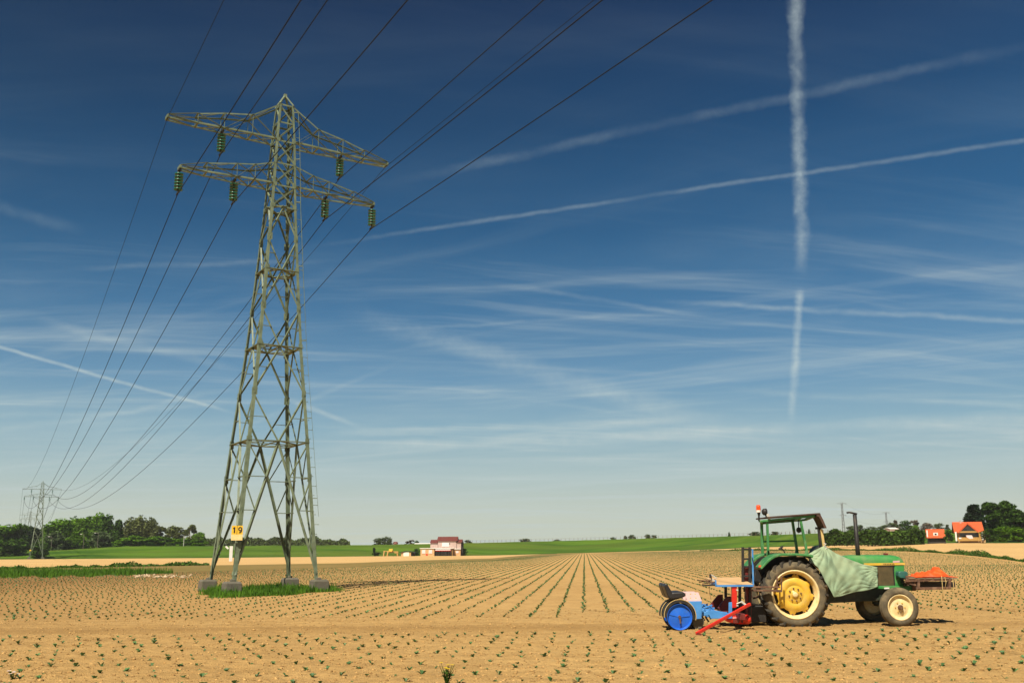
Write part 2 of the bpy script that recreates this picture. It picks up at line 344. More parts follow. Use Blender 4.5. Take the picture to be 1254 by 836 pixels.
# ------------------------------------------------------------------ plants: seedlings
def seedling_template(nl,rich,r):
    V=[];Q=[]
    for k in range(nl):
        a=2*PI*k/nl+r.uniform(-.5,.5); ln=r.uniform(.06,.115); tilt=r.uniform(.5,1.25); w=ln*.40; ca,sa=math.cos(a),math.sin(a)
        d=Vector((ca*math.cos(tilt),sa*math.cos(tilt),math.sin(tilt))); s=Vector((-sa,ca,0)); b=len(V)
        if rich:
            st_=[(0,.15,0),(.35,.55,.0),(.7,1,-.01),(1,.75,-.03),(1.15,.2,-.05)]
            for f,wf,dz in st_:
                for sg in(-1,0,1): V.append(d*ln*f+s*(sg*w*wf)+Vector((0,0,dz*ln*5+(.012 if sg else 0)*wf)))
            for i in range(4):
                for j in range(2): Q.append((b+i*3+j,b+i*3+j+1,b+i*3+j+4,b+i*3+j+3))
        else:
            V+=[d*ln*.1-s*w*.2,d*ln*.7-s*w,d*ln*1.1,d*ln*.7+s*w]; Q.append((b,b+1,b+2,b+3))
    return np.array([tuple(v) for v in V]),np.array(Q)
def scatter(P,temps,sc,name,m):
    Vs=[];Qs=[];o=0
    idx=rng.integers(0,len(temps),len(P)); ang=rng.random(len(P))*6.283
    for k,(tv,tq) in enumerate(temps):
        s=np.where(idx==k)[0]
        if not len(s): continue
        c,sn=np.cos(ang[s])[:,None],np.sin(ang[s])[:,None]; S_=sc[s][:,None]
        B=np.stack([(tv[:,0]*c-tv[:,1]*sn)*S_,(tv[:,0]*sn+tv[:,1]*c)*S_,tv[:,2]*S_],-1)+P[s][:,None]
        Vs.append(B.reshape(-1,3)); Qs.append((tq[None]+len(tv)*np.arange(len(s))[:,None,None]).reshape(-1,4)+o); o+=len(s)*len(tv)
    return npmesh(name,np.concatenate(Vs),np.concatenate(Qs),m)
fg=[]
Y=12.6; ph=0
while Y<21.3:
    ph+=random.uniform(.04,.12)
    for i in range(-66,67):
        x=i*.375+ph+random.gauss(0,.035); y=Y+random.gauss(0,.05)+.01*x
        if abs(x)<.58*y+1 and random.random()>.05: fg.append((x,y))
    Y+=.73
fg.sort(key=lambda p:p[1]); vis=[p for p in fg if abs(p[0])<.535*p[1]][:300]; vs=set(vis); rest=[p for p in fg if p not in vs]
rr=random.Random(3); richT=[seedling_template(rr.choice((3,4,5)),True,rr) for _ in range(7)]
sm=[npmesh('cabbage_seedling',a,b,M['seedling'],smooth=True) for a,b in richT]
for i,(x,y) in enumerate(vis):
    o=link('cabbage_seedling',sm[i%7],None,(x,y,float(soil_h(np.array(x),np.array(y)))-.004)); o.rotation_euler=(random.uniform(-.2,.2),random.uniform(-.2,.2),random.random()*6.28); s=random.uniform(.45,.92); o.scale=(s,s,s*random.uniform(.8,1.2))
    tag(o,'tiny bluish green cabbage seedling in the bare soil nearest the camera','seedling','seedlings in the nearest planted rows')
P=[]; Yl=ip([-900,0,200,430,600,700,760,830,930,1000,1110,1254,2300],[64,70,82,102,165,300,300,285,208,178,143,95,60])
cx,cy=-10.6,42.7
for i in range(-330,420):
    y=25.6+random.random()*.3
    while y<300:
        x=.62+.68*i+.072*y; u=627+1207*x/y
        if -90<u<1350 and y<Yl(u) and not(((x-cx)/2.9)**2+((y-cy)/4.4)**2<1) and not (1.5<x<12.5 and y<27.2):
            if random.random()>.06: P.append((x+random.gauss(0,.025),y+random.gauss(0,.05)))
        y+=.42
P+=rest; P=np.array(P); Z=np.where(P[:,1]<28,soil_h(P[:,0],P[:,1])*np.clip((28-P[:,1])/3,0,1),0)+gz(P[:,0],P[:,1]); P3=np.stack([P[:,0],P[:,1],Z],-1)
nearm=P[:,1]<60; sc=.75+.6*rng.random(len(P))
lowT=[seedling_template(rr.choice((3,4)),False,rr) for _ in range(6)]
o1=link('cabbage_seedlings',scatter(P3[nearm],richT,sc[nearm]*.72,'cabbage_seedlings',M['seedling']))
tag(o1,'long even rows of cabbage seedlings across the middle of the field','seedlings',kind='stuff')
o2=link('cabbage_seedlings',scatter(P3[~nearm],lowT,sc[~nearm]*.72,'cabbage_seedlings',M['seedling']))
tag(o2,'thin green lines of cabbage seedlings converging towards the dyke','seedlings',kind='stuff')
# ------------------------------------------------------------------ grass patches
def blades(P,h,w,name,m,label,cat,lean=.35):
    n=len(P); h=h*(.45+1.0*vnoise(P[:,0],P[:,1],.55,.8,11)*vnoise(P[:,0],P[:,1],.2,.3,12)*1.6); a=rng.random(n)*6.283; ln=rng.random(n)*lean*h; b=rng.random(n)*6.283
    d=np.stack([np.cos(a),np.sin(a),0*a],-1)*w[:,None]; tip=P+np.stack([np.cos(b)*ln,np.sin(b)*ln,h],-1); mid=P+(tip-P)*np.array([.35,.35,.6])
    V=np.stack([P-d,P+d,mid+d*.7,mid-d*.7,tip],1).reshape(-1,3); k=5*np.arange(n)[:,None]
    return tag(link(name,npmesh(name,V,k+np.array([[0,1,2,3]]),m,tris=k+np.array([[3,2,4]]))),label,cat,kind='stuff')
def patch(fn,n,h0,h1,w0,name,m,label,cat):
    P=np.array([fn() for _ in range(n)]); return blades(P,h0+(h1-h0)*rng.random(n)**1.5,w0*(.6+.8*rng.random(n)),name,m,label,cat)
def tower_pt():
    while True:
        a=random.uniform(0,2*PI); r=math.sqrt(random.random())*random.choice((1,1,1,1.12))*(1+.16*math.sin(3*a)+.1*math.sin(7*a+1))
        return (cx-.05+2.55*r*math.cos(a),cy+3.9*r*math.sin(a),0)
patch(tower_pt,17000,.07,.34,.014,'grass_tuft',M['blade'],'rough green grass growing around the feet of the big pylon','grass')
def verge_pt():
    u=random.uniform(-60,212); c=np.interp(u,[-60,60,212],[703,702.3,701.2]); hw=np.interp(u,[-60,60,140,180,212],[5.6,5.2,3.8,2.2,.4]); hw*=.85+.25*math.sin(u*.13)+.12*math.sin(u*.41); v=c+hw*random.triangular(-1,1,.2)
    if random.random()<(u-130)/95: return verge_pt()
    p=gnd(u,v); return (p.x,p.y,0)
patch(verge_pt,20000,.12,.55,.02,'grass_verge',M['blade'],'long flat patch of green grass at the left edge of the field','grass')
def weedclump(us_,Yf,n,hs,name,label,m=M['weed'],wid=1.6,size=.16,trk=.45):
    C=[]; 
    for _ in range(n):
        u=random.uniform(*us_); hgt=hs(u)*(.5+.5*random.random()); Y=Yf(u)+random.gauss(0,wid*.5); g=g3(u,Y)
        C.append((g.x,g.y,g.z+hgt*random.random()))
    return tag(link(name,leafcloud(np.array(C),size,m,name)),label,'weeds',kind='stuff')
def leafcloud(C,size,m,name,up=.0):
    n=len(C); a=rng.normal(size=(n,3)); a/=np.linalg.norm(a,axis=1)[:,None]; b=rng.normal(size=(n,3)); b=np.cross(a,b); b/=np.linalg.norm(b,axis=1)[:,None]
    s=(size*(.5+rng.random(n)))[:,None]; a=a*s; b=b*s*.62
    V=np.stack([C-a,C-b,C+a,C+b],1).reshape(-1,3); return npmesh(name,V,np.arange(4*n).reshape(-1,4),m)
lump=lambda u: .55+.45*math.sin(u*.07)+.25*math.sin(u*.21+1)
weedclump((1000,1420),lambda u:SRn(u)-.6,15000,lambda u:max(.12,(.62 if u>1090 else .35)*lump(u)+.15),'ditch_weeds','dark bushy weeds along the ditch behind the tractor nose',wid=1.6,size=.09)
weedclump((855,1000),lambda u:SRn(u)-.6,2500,lambda u:max(.12,.42*lump(u)+.1),'ditch_weeds','low weeds along the edge of the pale field left of the cab',wid=2,size=.14)
weedclump((-60,255),lambda u:SLn(u)+1,5000,lambda u:max(.06,.45*lump(u*1.3)+(.15 if u>110 else -.12)),'hedge_line','dark low line of weeds between the two pale strips on the left',wid=1.6,size=.14)
# two weeds in the foreground
def weedplant(p,label,petal,nf,h,big):
    root=empty('wild_flower',p,label,'wild flower'); r=random.Random(nf); st_=MB(); lf=MB(); fl=MB()
    for k in range(14 if big else 7):
        a=r.random()*6.28; o=r.uniform(.02,.11)*(1.2 if big else 1); t=Vector((math.cos(a)*o,math.sin(a)*o,h*r.uniform(.5,1))); st_.tube([(t.x*.1,t.y*.1,0),(t.x*.5,t.y*.5,t.z*.55),t],[.006,.005,.003],5)
        for i in range(5 if big else 2):
            f=r.uniform(.1,.9); c=Vector((t.x*f,t.y*f,t.z*f)); b=r.random()*6.28; d=Vector((math.cos(b),math.sin(b),r.uniform(0,.7)))*.055; s=d.cross(Vector((0,0,1))).normalized()*.016; lf.add([c,c+d*.5+s,c+d,c+d*.5-s],[(0,1,2,3)])
        if k<nf:
            for i in range(8):
                b=i*PI/4; d=Vector((math.cos(b),math.sin(b),.35))*.03; s=d.cross(Vector((0,0,1))).normalized()*.011; fl.add([t,t+d*.6+s,t+d,t+d*.6-s],[(0,1,2,3)])
    ob('stem',st_,M['weed'],root); ob('leaves',lf,M['weed'],root); ob('petals',fl,petal,root)
weedplant(gnd(547,839)+Vector((0,0,.02)),'bushy weed with yellow flowers at the bottom edge of the field',M['petal'],6,.26,True)
weedplant(gnd(16,832)+Vector((0,0,.01)),'small weed with pale pinkish flowers in the bottom left corner',M['petal_w'],7,.11,False)
# ------------------------------------------------------------------ trees
def crown(H,W,z0,kind,r,nleaf,size):
    C=[]; cl=[]
    K={'poplar':46,'round':52,'bush':30,'sparse':20,'conifer':44,'column':14}[kind]
    for k in range(K):
        f=(k+.5)/K; a=r.random()*6.283
        if kind=='poplar': env=math.sin(PI*(.16+.78*f))**.6
        elif kind in('conifer',): env=max(.12,1-f)
        elif kind=='column': env=math.sin(PI*(.2+.7*f))
        else: env=math.sin(PI*(.16+.74*f))**.6
        rad=math.sqrt(r.random())*W/2*env*.8; z=z0+(H-z0)*(.03+.9*f)+r.gauss(0,.02*H)
        cr_=W*(.165 if kind in('poplar','round') else .2 if kind!='sparse' else .13)*r.choice((.6,.8,1,1,1.25))
        if kind=='conifer': cr_=W*.14
        cl.append((Vector((rad*math.cos(a),rad*math.sin(a),z)),cr_))
    per=nleaf//K
    for c,s in cl:
        for _ in range(per):
            d=Vector((r.gauss(0,1),r.gauss(0,1),r.gauss(0,1))).normalized()*s*(.45+.6*r.random()**.5); d.z*=.85 if kind!='poplar' else 1.5
            C.append(c+d)
    return np.array([tuple(c) for c in C]),cl
TM={}
def tree_mesh(kind,leaf,seed,nleaf,H=10.,W=6.,z0=2.5,size=.3):
    key=(kind,leaf,seed,H,W)
    if key in TM: return TM[key]
    r=random.Random(seed*31+hash(kind)%7 if False else seed*31+len(kind)); C,cl=crown(H,W,z0,kind,r,nleaf,size)
    cm=leafcloud(C,size,M[leaf],'crown'); t=MB(); tr=.022*H
    t.tube([(0,0,-.4),(.05,0,z0*.6),(.1*r.random(),.1,H*.45),(.1,0,H*.86)],[tr*1.3,tr,tr*.7,tr*.2],7)
    for c,s in cl[::2]:
        zb_=max(z0*.7,c.z-1.2*math.hypot(c.x,c.y)-.8); t.tube([(0,0,zb_),(c.x*.5,c.y*.5,(zb_+c.z)/2+.1),c],[tr*.42,tr*.28,tr*.1],5)
    tm=newmesh('trunk',t.V,t.F,M['bark'],True); TM[key]=(cm,tm); return cm,tm
def tree(u,vtop,vbase,wpx,Y,kind,leaf,seed,label,group=None,cat='tree',name=None,nleaf=3600,z0=1.2,size=.3):
    b=at(u,vbase,Y); t=at(u,vtop,Y); H=t.z-b.z; W=wpx*Y/1210
    cm,tm=tree_mesh(kind,leaf,seed,nleaf,10.,6.,z0,size)
    root=empty(name or {'poplar':'poplar_tree','conifer':'conifer_tree','bush':'bush','column':'cypress_tree'}.get(kind,'broadleaf_tree'),b,label,cat,group,random.Random(u).random()*6.28)
    root.scale=(W/4.7,W/4.7,H/10.3)
    link('crown',cm,root); link('trunk',tm,root); return root
G1='trees of the wood on the left'
D=[ # u,vtop,vbase,w,Y,kind,leaf,seed,label
 (2,641,684,34,345,'round','leaf_mid',1,'broad green tree cut by the left edge of the picture'),
 (22,640,684,26,350,'round','leaf_dark',2,'dark green tree just left of the second pylon, behind the smallest pylon'),
 (38,644,684,20,375,'round','leaf_pine',3,'blackish green tree between the two distant pylons'),
 (13,660,686,30,325,'bush','leaf_dark',4,'low dark shrub mass under the tree at the left edge'),
 (60,640,680,26,365,'poplar','leaf_mid',5,'green tree directly right of the second pylon top'),
 (74,635,678,24,370,'poplar','leaf_mid',6,'second tree right of the second pylon, rising into the main wood'),
 (90,634,676,24,372,'poplar','leaf_mid',7,'fresh green poplar above the middle street lamp, left one of two'),
 (104,632,675,24,372,'poplar','leaf_mid',8,'fresh green poplar above the middle street lamp, right one of two'),
 (117,630,674,22,372,'poplar','leaf_mid',9,'tallest fresh green poplar, above the rightmost street lamp'),
 (129,631,674,20,370,'poplar','leaf_dark',10,'tall dark poplar right of the tallest fresh green one'),
 (143,635,674,20,366,'conifer','leaf_dark',11,'darkest pointed tree at the right end of the green wood'),
 (157,635,674,24,385,'poplar','leaf_brown',12,'olive brown poplar next to the darkest pointed tree'),
 (171,634,674,24,385,'poplar','leaf_brown',13,'olive brown poplar in the middle of the brownish group'),
 (183,636,674,20,385,'poplar','leaf_brown',14,'olive brown poplar at the right end of the brownish group'),
 (196,643,674,16,390,'sparse','leaf_brown',15,'small thin brownish tree standing alone above yellow bushes'),
 (213,643,674,22,390,'round','leaf_brown',16,'rounded brownish tree left of the pair with gaps'),
 (231,642,674,20,390,'sparse','leaf_brown',17,'loose gappy tree near the left leg of the big pylon'),
 (243,651,674,14,385,'round','leaf_bright',18,'little round bright green tree at the right end of the left wood'),
 (66,650,679,24,345,'round','leaf_grey',19,'grey green willow beside the leftmost street lamp'),
 (124,650,671,26,350,'round','leaf_grey',20,'grey green willow behind the rightmost street lamp'),
 (94,655,676,24,352,'bush','leaf_mid',21,'green bush in front of the wood beside the middle street lamp'),
 (46,664,685,22,308,'bush','leaf_dark',22,'dark bush at the foot of the second pylon'),
 (80,660,677,20,350,'bush','leaf_dark',23,'dark bush between the two left street lamps'),
 (150,658,671,20,345,'bush','leaf_bright',24,'bright green bush at the left end of the bush row under the brownish trees'),
 (168,655,671,24,348,'bush','leaf_mid',25,'tall green bush right of the leftmost bush in the row on the dyke'),
 (187,656,671,22,348,'bush','leaf_bright',26,'bright bush below the small thin brownish tree'),
 (206,657,671,22,350,'bush','leaf_mid',27,'mid green bush below the rounded brownish tree'),
 (225,659,671,22,350,'bush','leaf_bright',28,'bright bush below the loose gappy tree'),
 (243,660,671,20,350,'bush','leaf_mid',29,'low green bush ending the row behind the left leg of the big pylon'),
]
for d in D: tree(*d[:8],d[8],G1)
G2='trees beyond the dyke'
D2=[(463,658,672,11,430,'round','leaf_far',31,'left clump tree on the skyline above the play frame'),(472,656.5,672,11,430,'round','leaf_far',32,'tallest of the three skyline trees above the play frame'),(477,658,672,7,430,'poplar','leaf_far',33,'narrow tree at the right of the three above the play frame'),
 (502,660,671,12,430,'sparse','leaf_twig',34,'bare greyish tree on the skyline left of the white house'),(510,661.5,671,6,425,'round','leaf_dark',35,'small dark tree at the end of the long white roof'),
 (573,660.5,669,9,420,'bush','leaf_far',36,'dark round bush on the dyke crest right of the white house'),(643,659,667,13,430,'bush','leaf_far',37,'low round bush on the crest right of the house, left of the middle'),
 (682,660,666,9,440,'bush','leaf_far',38,'small low bush on the crest in the middle of the picture'),(751,657.5,664,7,430,'bush','leaf_dark',39,'tiny dark bush at the left of the crest group, left of the cab'),
 (766,655.5,664,5,430,'poplar','leaf_far',40,'very narrow tree in the crest group left of the tractor cab'),(774,654,664,9,430,'round','leaf_far',41,'rounded tree left of the gap in the crest group'),(793,653.5,663,8,430,'round','leaf_far',42,'dark rounded tree right of the gap in the crest group'),(801,654.5,662,8,430,'round','leaf_far',43,'smaller tree at the right end of the crest group'),
 (893,651,658,4,380,'conifer','leaf_dark',44,'lone little dark conifer on the crest just left of the cab'),
 (925,650.5,659,15,400,'round','leaf_far',45,'low tree on the skyline behind the rear cab post'),(950,650,659,12,400,'round','leaf_far',46,'low tree on the skyline seen through the cab frame'),(991,647.5,656,3,400,'poplar','leaf_dark',47,'tiny dark upright bush seen between cab and steering post'),
 (1043,643,656,11,380,'round','leaf_far',48,'small tree directly left of the exhaust pipe'),(1053,642,656,10,380,'round','leaf_far',49,'small tree directly right of the exhaust pipe'),(1069,644,656,11,380,'bush','leaf_far',50,'round low bush midway along the crest right of the exhaust'),
 (1084,642,655,14,385,'round','leaf_far',51,'wide low tree below the right far pylon'),(1094,639.5,655,14,385,'round','leaf_far',52,'green tree above the low white roof'),(1100,636,655,12,400,'sparse','leaf_twig',53,'bare topped tree behind the green one near the white roof'),(1110,636.5,655,13,390,'round','leaf_dark',54,'dark purplish tree right of the low white roof'),
 (1122,635.5,654,11,395,'sparse','leaf_twig',55,'bare gappy tree at the middle of the right skyline'),(1122,642.5,655,8,370,'bush','leaf_bright',56,'yellow green bush on the crest below the bare tree'),(1136,639.5,654,14,390,'round','leaf_twig',57,'greyish round tree above the orange outbuilding'),(1150,640,653,12,390,'round','leaf_far',58,'greenish tree between outbuilding and orange roofed house'),(1161,641.5,653,8,390,'conifer','leaf_far',59,'pointed tree touching the left gable of the orange roofed house')]
for d in D2: tree(*d[:8],d[8],G2,nleaf=1500,size=.36)
tree(1196,617,661,34,214,'conifer','leaf_pine',61,'ragged dark conifer directly behind the orange roofed house',None,'tree',None,6500,1.2,.28)
tree(1226,612.5,662,40,217,'round','leaf_dark',62,'huge dark rounded tree right of the orange roofed house',None,'tree',None,9000,1.2,.24)
tree(1249,622,663,36,214,'round','leaf_dark',63,'dark tree cut by the right edge of the picture',None,'tree',None,8000,1.2,.24)
for i,(u,vt,w,l) in enumerate([(1212,646,16,'dark bush against the right wall of the orange roofed house'),(1228,644,20,'shaggy bush in front of the huge dark tree'),(1247,645,20,'shaggy bush at the right edge under the dark tree'),(1162,648,10,'dark bush filling the gap between outbuilding and house'),(1128,650,12,'small bush touching the left wall of the orange outbuilding')]):
    tree(u,vt,662.5,w,203,'bush',('leaf_dark','leaf_mid','leaf_mid','leaf_dark','leaf_dark')[i],70+i,l,'bushes around the orange roofed house','bush',None,1500,.3,.36)
# far wood behind the dyke on the left (one mass) and the dense back of the left wood
def mass(u0,u1,vt,vb,Y,n,m,name,label,size):
    C=[]
    for _ in range(n):
        u=random.uniform(u0,u1); top=vt(u); v=random.uniform(top,vb); p=at(u,v,Y+random.uniform(-8,8)); C.append(tuple(p))
    return tag(link(name,leafcloud(np.array(C),size,M[m],name)),label,'wood',kind='stuff')
mass(240,428,lambda u:659+1.5*math.sin(u*.16)+1.2*math.sin(u*.37)+max(0,(u-395)*.12),672,460,9000,'leaf_far','distant_wood','low distant wood along the skyline behind the legs of the big pylon',.55)
mass(-120,150,lambda u:648+3*math.sin(u*.12)+2*math.sin(u*.31),685,392,14000,'leaf_hedge','wood_undergrowth','dense dark undergrowth filling the wood behind the trees on the left',.7)
# hedge on the right
C=[]
for _ in range(16000):
    u=random.uniform(1008,1131); top=(653.5 if u<1016 else 650+1.3*math.sin(u*.33)+1.0*math.sin(u*.11)) ; Y=204+random.uniform(-1.5,1.5); v=random.uniform(top,666.5); C.append(tuple(at(u,v,Y)))
tag(link('hedge',leafcloud(np.array(C),.34,M['leaf_hedge'],'hedge')),'long dark green hedge beyond the pale field, left of the orange outbuilding','hedge')
tree(457.8,669.3,680,4.5,300,'column','leaf_pine',81,'narrow blackish cypress left of the play frame','garden shrubs','tree',None,1500,.3,.4)
tree(462,675.5,680,7,299,'bush','leaf_pine',82,'low black shrub at the foot of the cypress','garden shrubs','bush',None,1000,.3,.4)
tree(511,671,680,9,312,'bush','leaf_dark',83,'dark bush between the shed and the white house','garden shrubs','bush',None,1000,.3,.4)
tree(569,671,680,7,305,'bush','leaf_dark',84,'dark bush at the right corner of the white house','garden shrubs','bush',None,1000,.3,.4)
# ------------------------------------------------------------------ buildings
def pb(mb,u0,v0,u1,v1,Y,d,y0=0):
    a=at(u0,v1,Y); b=at(u1,v0,Y); return mb.bb((a.x,Y+y0,a.z),(b.x,Y+y0+d,b.z))
def gable(mb,u0,u1,ve,vr,Y,d,over=.3):   # ridge parallel to the facade
    a=at(u0,ve,Y); b=at(u1,ve,Y); zr=at(u0,vr,Y+d/2).z; x0,x1=a.x-over,b.x+over; z=a.z-.05; t=.15
    P=[(Y-over,z),(Y+d/2,zr),(Y+d+over,z),(Y+d+over,z-t),(Y+d/2,zr-t*1.4),(Y-over,z-t)]
    n=6; V=[(x0,y,zz) for y,zz in P]+[(x1,y,zz) for y,zz in P]
    return mb.add(V,[(0,1,4,5),(1,2,3,4),(6,11,10,7),(7,10,9,8)]+[(i,(i+n),(i+1)%n+n,(i+1)%n) for i in range(n)])
Yh=302; g=at(540,679.5,Yh)
H=empty('brick_house',(0,0,0),'whitewashed brick house with dark red roofs and white awning beside the field','house')
w=MB(); pb(w,536.3,661.5,558.8,681,Yh,7); ob('main_wall',w,M['brick_w'],H)
w=MB(); pb(w,527,663.8,536.2,672,Yh+.4,5.5); pb(w,558.9,663,564.6,681,Yh+.3,6); ob('side_wall',w,M['brick_w'],H)
w=MB(); gable(w,536.5,559.2,661.4,656.8,Yh,7); ob('roof',w,M['tile_r'],H)
w=MB(); gable(w,528,536,663.8,660.5,Yh+.4,5.5); gable(w,559.2,564.8,663,660,Yh+.3,6); ob('side_roof',w,M['tile_r'],H)
w=MB(); pb(w,564.7,663.5,566.8,679,Yh+.8,5); ob('dark_gable',w,M['dark'],H)
w=MB(); pb(w,541.3,664,550,669,Yh,.1,-.08); f=ob('window',w,M['white'],H); w=MB(); pb(w,541.8,664.4,549.5,668.7,Yh,.05,-.12); ob('pane',w,M['pane'],f)
w=MB(); pb(w,550.1,664.4,551,666,Yh,.08,-.05); ob('window',w,M['glass'],H)
w=MB(); pb(w,514.8,671.8,531.8,681,Yh-3,6); ob('extension_wall',w,M['brick_o'],H)
w=MB(); pb(w,514,670.4,555.5,671.5,Yh-3.2,6.5); ob('flat_roof',w,M['white'],H)
for u0,u1 in((516.8,521),(525,529.3)):
    w=MB(); pb(w,u0,673,u1,677.6,Yh-3,.12,-.08); f=ob('window',w,M['white'],H); w=MB(); pb(w,u0+.3,673.3,u1-.3,677.3,Yh-3,.05,-.12); ob('pane',w,M['pane'],f)
w=MB(); pb(w,521.5,677.8,523.8,679.5,Yh-3,.15,-.1); ob('red_bench_box',w,M['red'],H)
w=MB(); a=at(533,673.2,Yh-4.2); b=at(552,671.6,Yh-2.4); w.add([(a.x,a.y,a.z),(b.x,a.y,a.z),(b.x,b.y,b.z),(a.x,b.y,b.z),(a.x,a.y,a.z-.18),(b.x,a.y,a.z-.18),(b.x,b.y,b.z-.1),(a.x,b.y,b.z-.1)],[(0,1,2,3),(4,7,6,5),(0,4,5,1),(1,5,6,2),(2,6,7,3),(3,7,4,0)]); ob('awning',w,M['white'],H)
w=MB(); pb(w,533,673.3,552,674.2,Yh-4.25,.04); ob('awning_valance',w,M['red'],H)
for u in(533.6,536.5,545.5,553.6):
    w=MB(); pb(w,u,673.6,u+.7,681,Yh-4,.15); ob('porch_post',w,M['timber'] if u>550 else M['dark'],H)
w=MB(); pb(w,533,673.2,552,681,Yh-.1,.06); ob('porch_glazing',w,M['glass'],H)
w=MB(); pb(w,555.8,673.5,563.9,681,Yh-.9,1.1); ob('bay_wall',w,M['brick_o'],H)
w=MB(); pb(w,555.5,671.2,564.3,672.2,Yh-1.1,1.4); ob('bay_roof',w,M['white'],H)
w=MB(); pb(w,558.4,674.4,561.5,676.8,Yh-.95,.06); ob('window',w,M['pane'],H)
H=empty('garden_shed',(0,0,0),'small shed with dark curved roof and white door left of the house','shed')
w=MB(); pb(w,491,675.8,503.2,681,Yh-2,3.5); ob('wall',w,M['brick_o'],H)
w=MB(); a=at(490.5,676.2,Yh-2.2); b=at(508,676.2,Yh-2.2); n=9; pts=[(a.x+(b.x-a.x)*i/n,a.z+ .75*math.sin(PI*(.12+.8*i/n))-.25) for i in range(n+1)]
w.prism(pts+[(x,z-.14) for x,z in pts[::-1]],Yh-2.3,Yh+2); ob('roof',w,M['dark'],H)
w=MB(); pb(w,494,675.9,500.8,680.8,Yh-2.1,.08); ob('door',w,M['white'],H)
w=MB(); pb(w,503.3,676,507.5,681,Yh-1.2,2.5); ob('side_wall',w,M['dark'],H)
H=empty('play_frame',(0,0,0),'wooden garden play frame with bright yellow roof left of the shed','play frame')
w=MB()
for u,v0 in((469.5,674.6),(474,674.6),(487,675)): 
    p=at(u,681,Yh-2); q_=at(u+(1.2 if u<480 else -1.3),v0,Yh-1); w.bar(p,q_,.28); w.bar(p+Vector((0,2,0)),q_,.28)
ob('frame_leg',w,M['timber'],H)
w=MB(); p=at(469.5,674.5,Yh-1); q_=at(487.5,675.2,Yh-1); w.bar(p,q_,.3); ob('beam',w,M['timber'],H)
w=MB(); pb(w,475.5,675.2,481,676.5,Yh-2,2); ob('platform',w,M['timber'],H)
w=MB(); gable(w,476.3,480,674.3,671.6,Yh-2.2,2.2,.1); ob('roof',w,M['play_y'],H)
w=MB(); a=at(483,675,Yh-1.6); w.bb((a.x,a.y,a.z-.5),(a.x+1.2,a.y+.1,a.z)); ob('panel',w,M['timber'],H)
H=empty('barn',(0,0,0),'long low white roofed building half hidden behind the dyke','barn')
w=MB(); pb(w,508,666.5,529,671,400,8); ob('wall',w,M['brick_o'],H); w=MB(); gable(w,508,529,666.4,664.6,400,8,.4); ob('roof',w,M['white'],H)
H=empty('far_cottage',(0,0,0),'tiny dark red roofed cottage on the skyline left of the bare tree','cottage')
w=MB(); pb(w,482,664.8,485,670,430,5); ob('wall',w,M['brick_w'],H); w=MB(); gable(w,482,485,665.2,663,430,5,.3); ob('roof',w,M['tile_r'],H)
H=empty('low_greenhouse',(0,0,0),'long low white roof on the crest below the right far pylon','greenhouse')
w=MB(); pb(w,1090,646.9,1099.5,652,330,5); ob('wall',w,M['brick_w'],H); w=MB(); gable(w,1090,1099.5,646.9,645.6,330,5,.2); ob('roof',w,M['white'],H)
Yo=206
H=empty('orange_roofed_house',(0,0,0),'small house with orange tiled roof and dark front gable at the right','house')
zf=at(1186,661.5,Yo).z
w=MB(); pb(w,1170.5,650,1202.5,664,Yo+1.2,5); ob('wall',w,M['brick_o'],H)
w=MB(); gable(w,1168.7,1203.3,650.6,638.3,Yo,7,.25); rf=ob('roof',w,M['tile_o'],H)
w=MB(); pb(w,1168,636.6,1169.6,640.5,Yo+3,.5); ob('chimney',w,M['brick_w'],rf)
a=at(1175.5,650.4,Yo-.6); b=at(1197.5,650.4,Yo-.6); t=at(1185.2,640.3,Yo-.6); w=MB(); w.add([a,b,t,a+Vector((0,4,0)),b+Vector((0,4,0)),t+Vector((0,4,0))],[(0,1,2),(0,3,4,1),(0,2,5,3),(1,4,5,2)]); ob('front_gable',w,M['dark'],H)
w=MB(); w.bar(a+Vector((-.1,-.12,0)),t+Vector((0,-.12,.1)),.12,.3); w.bar(b+Vector((.1,-.12,0)),t+Vector((0,-.12,.1)),.12,.3); ob('gable_board',w,M['tile_o'],H)
w=MB(); pb(w,1175,649.5,1198,651.6,Yo-.75,.15); ob('gable_sill',w,M['timber'],H)
w=MB(); pb(w,1181.8,646,1184.6,648.3,Yo-.66,.05); ob('gable_window',w,M['glass'],H)
w=MB(); pb(w,1172.5,651.7,1197.5,657.4,Yo+1.1,.09); ob('porch_opening',w,M['glass'],H)
w=MB(); pb(w,1172.2,657.3,1202,662,Yo-.2,.15); ob('porch_railing',w,M['timber'],H)
for u in(1170,1199.5,1203):
    w=MB(); pb(w,u,650.5,u+.8,662,Yo-.3,.15); ob('porch_post',w,M['white'] if u!=1199.5 else M['timber'],H)
w=MB(); pb(w,1174,657.5,1177,659.4,Yo-.3,.08); ob('pale_panel',w,M['white'],H)
w=MB(); p=[at(1182.8,655,Yo-1.2),at(1190,655,Yo-1.2),at(1191.8,658.8,Yo-1.2),at(1187.5,659.4,Yo-1.2),at(1184,657.6,Yo-1.2)]; w.prism([(q_.x,q_.z) for q_ in p],Yo-1.25,Yo-1.1); o=ob('laundry_sheet',w,M['pane'],None); tag(o,'pale pinkish white sheet hanging in front of the orange roofed house','sheet')
H=empty('orange_outbuilding',(0,0,0),'low outbuilding with orange roof and one white dormer window in the hedge','outbuilding')
w=MB(); pb(w,1134.5,656,1155.5,665,Yo+.4,4); ob('wall',w,M['dark'],H)
w=MB(); gable(w,1134,1155.5,657.3,647.2,Yo,5,.2); ob('roof',w,M['tile_o'],H)
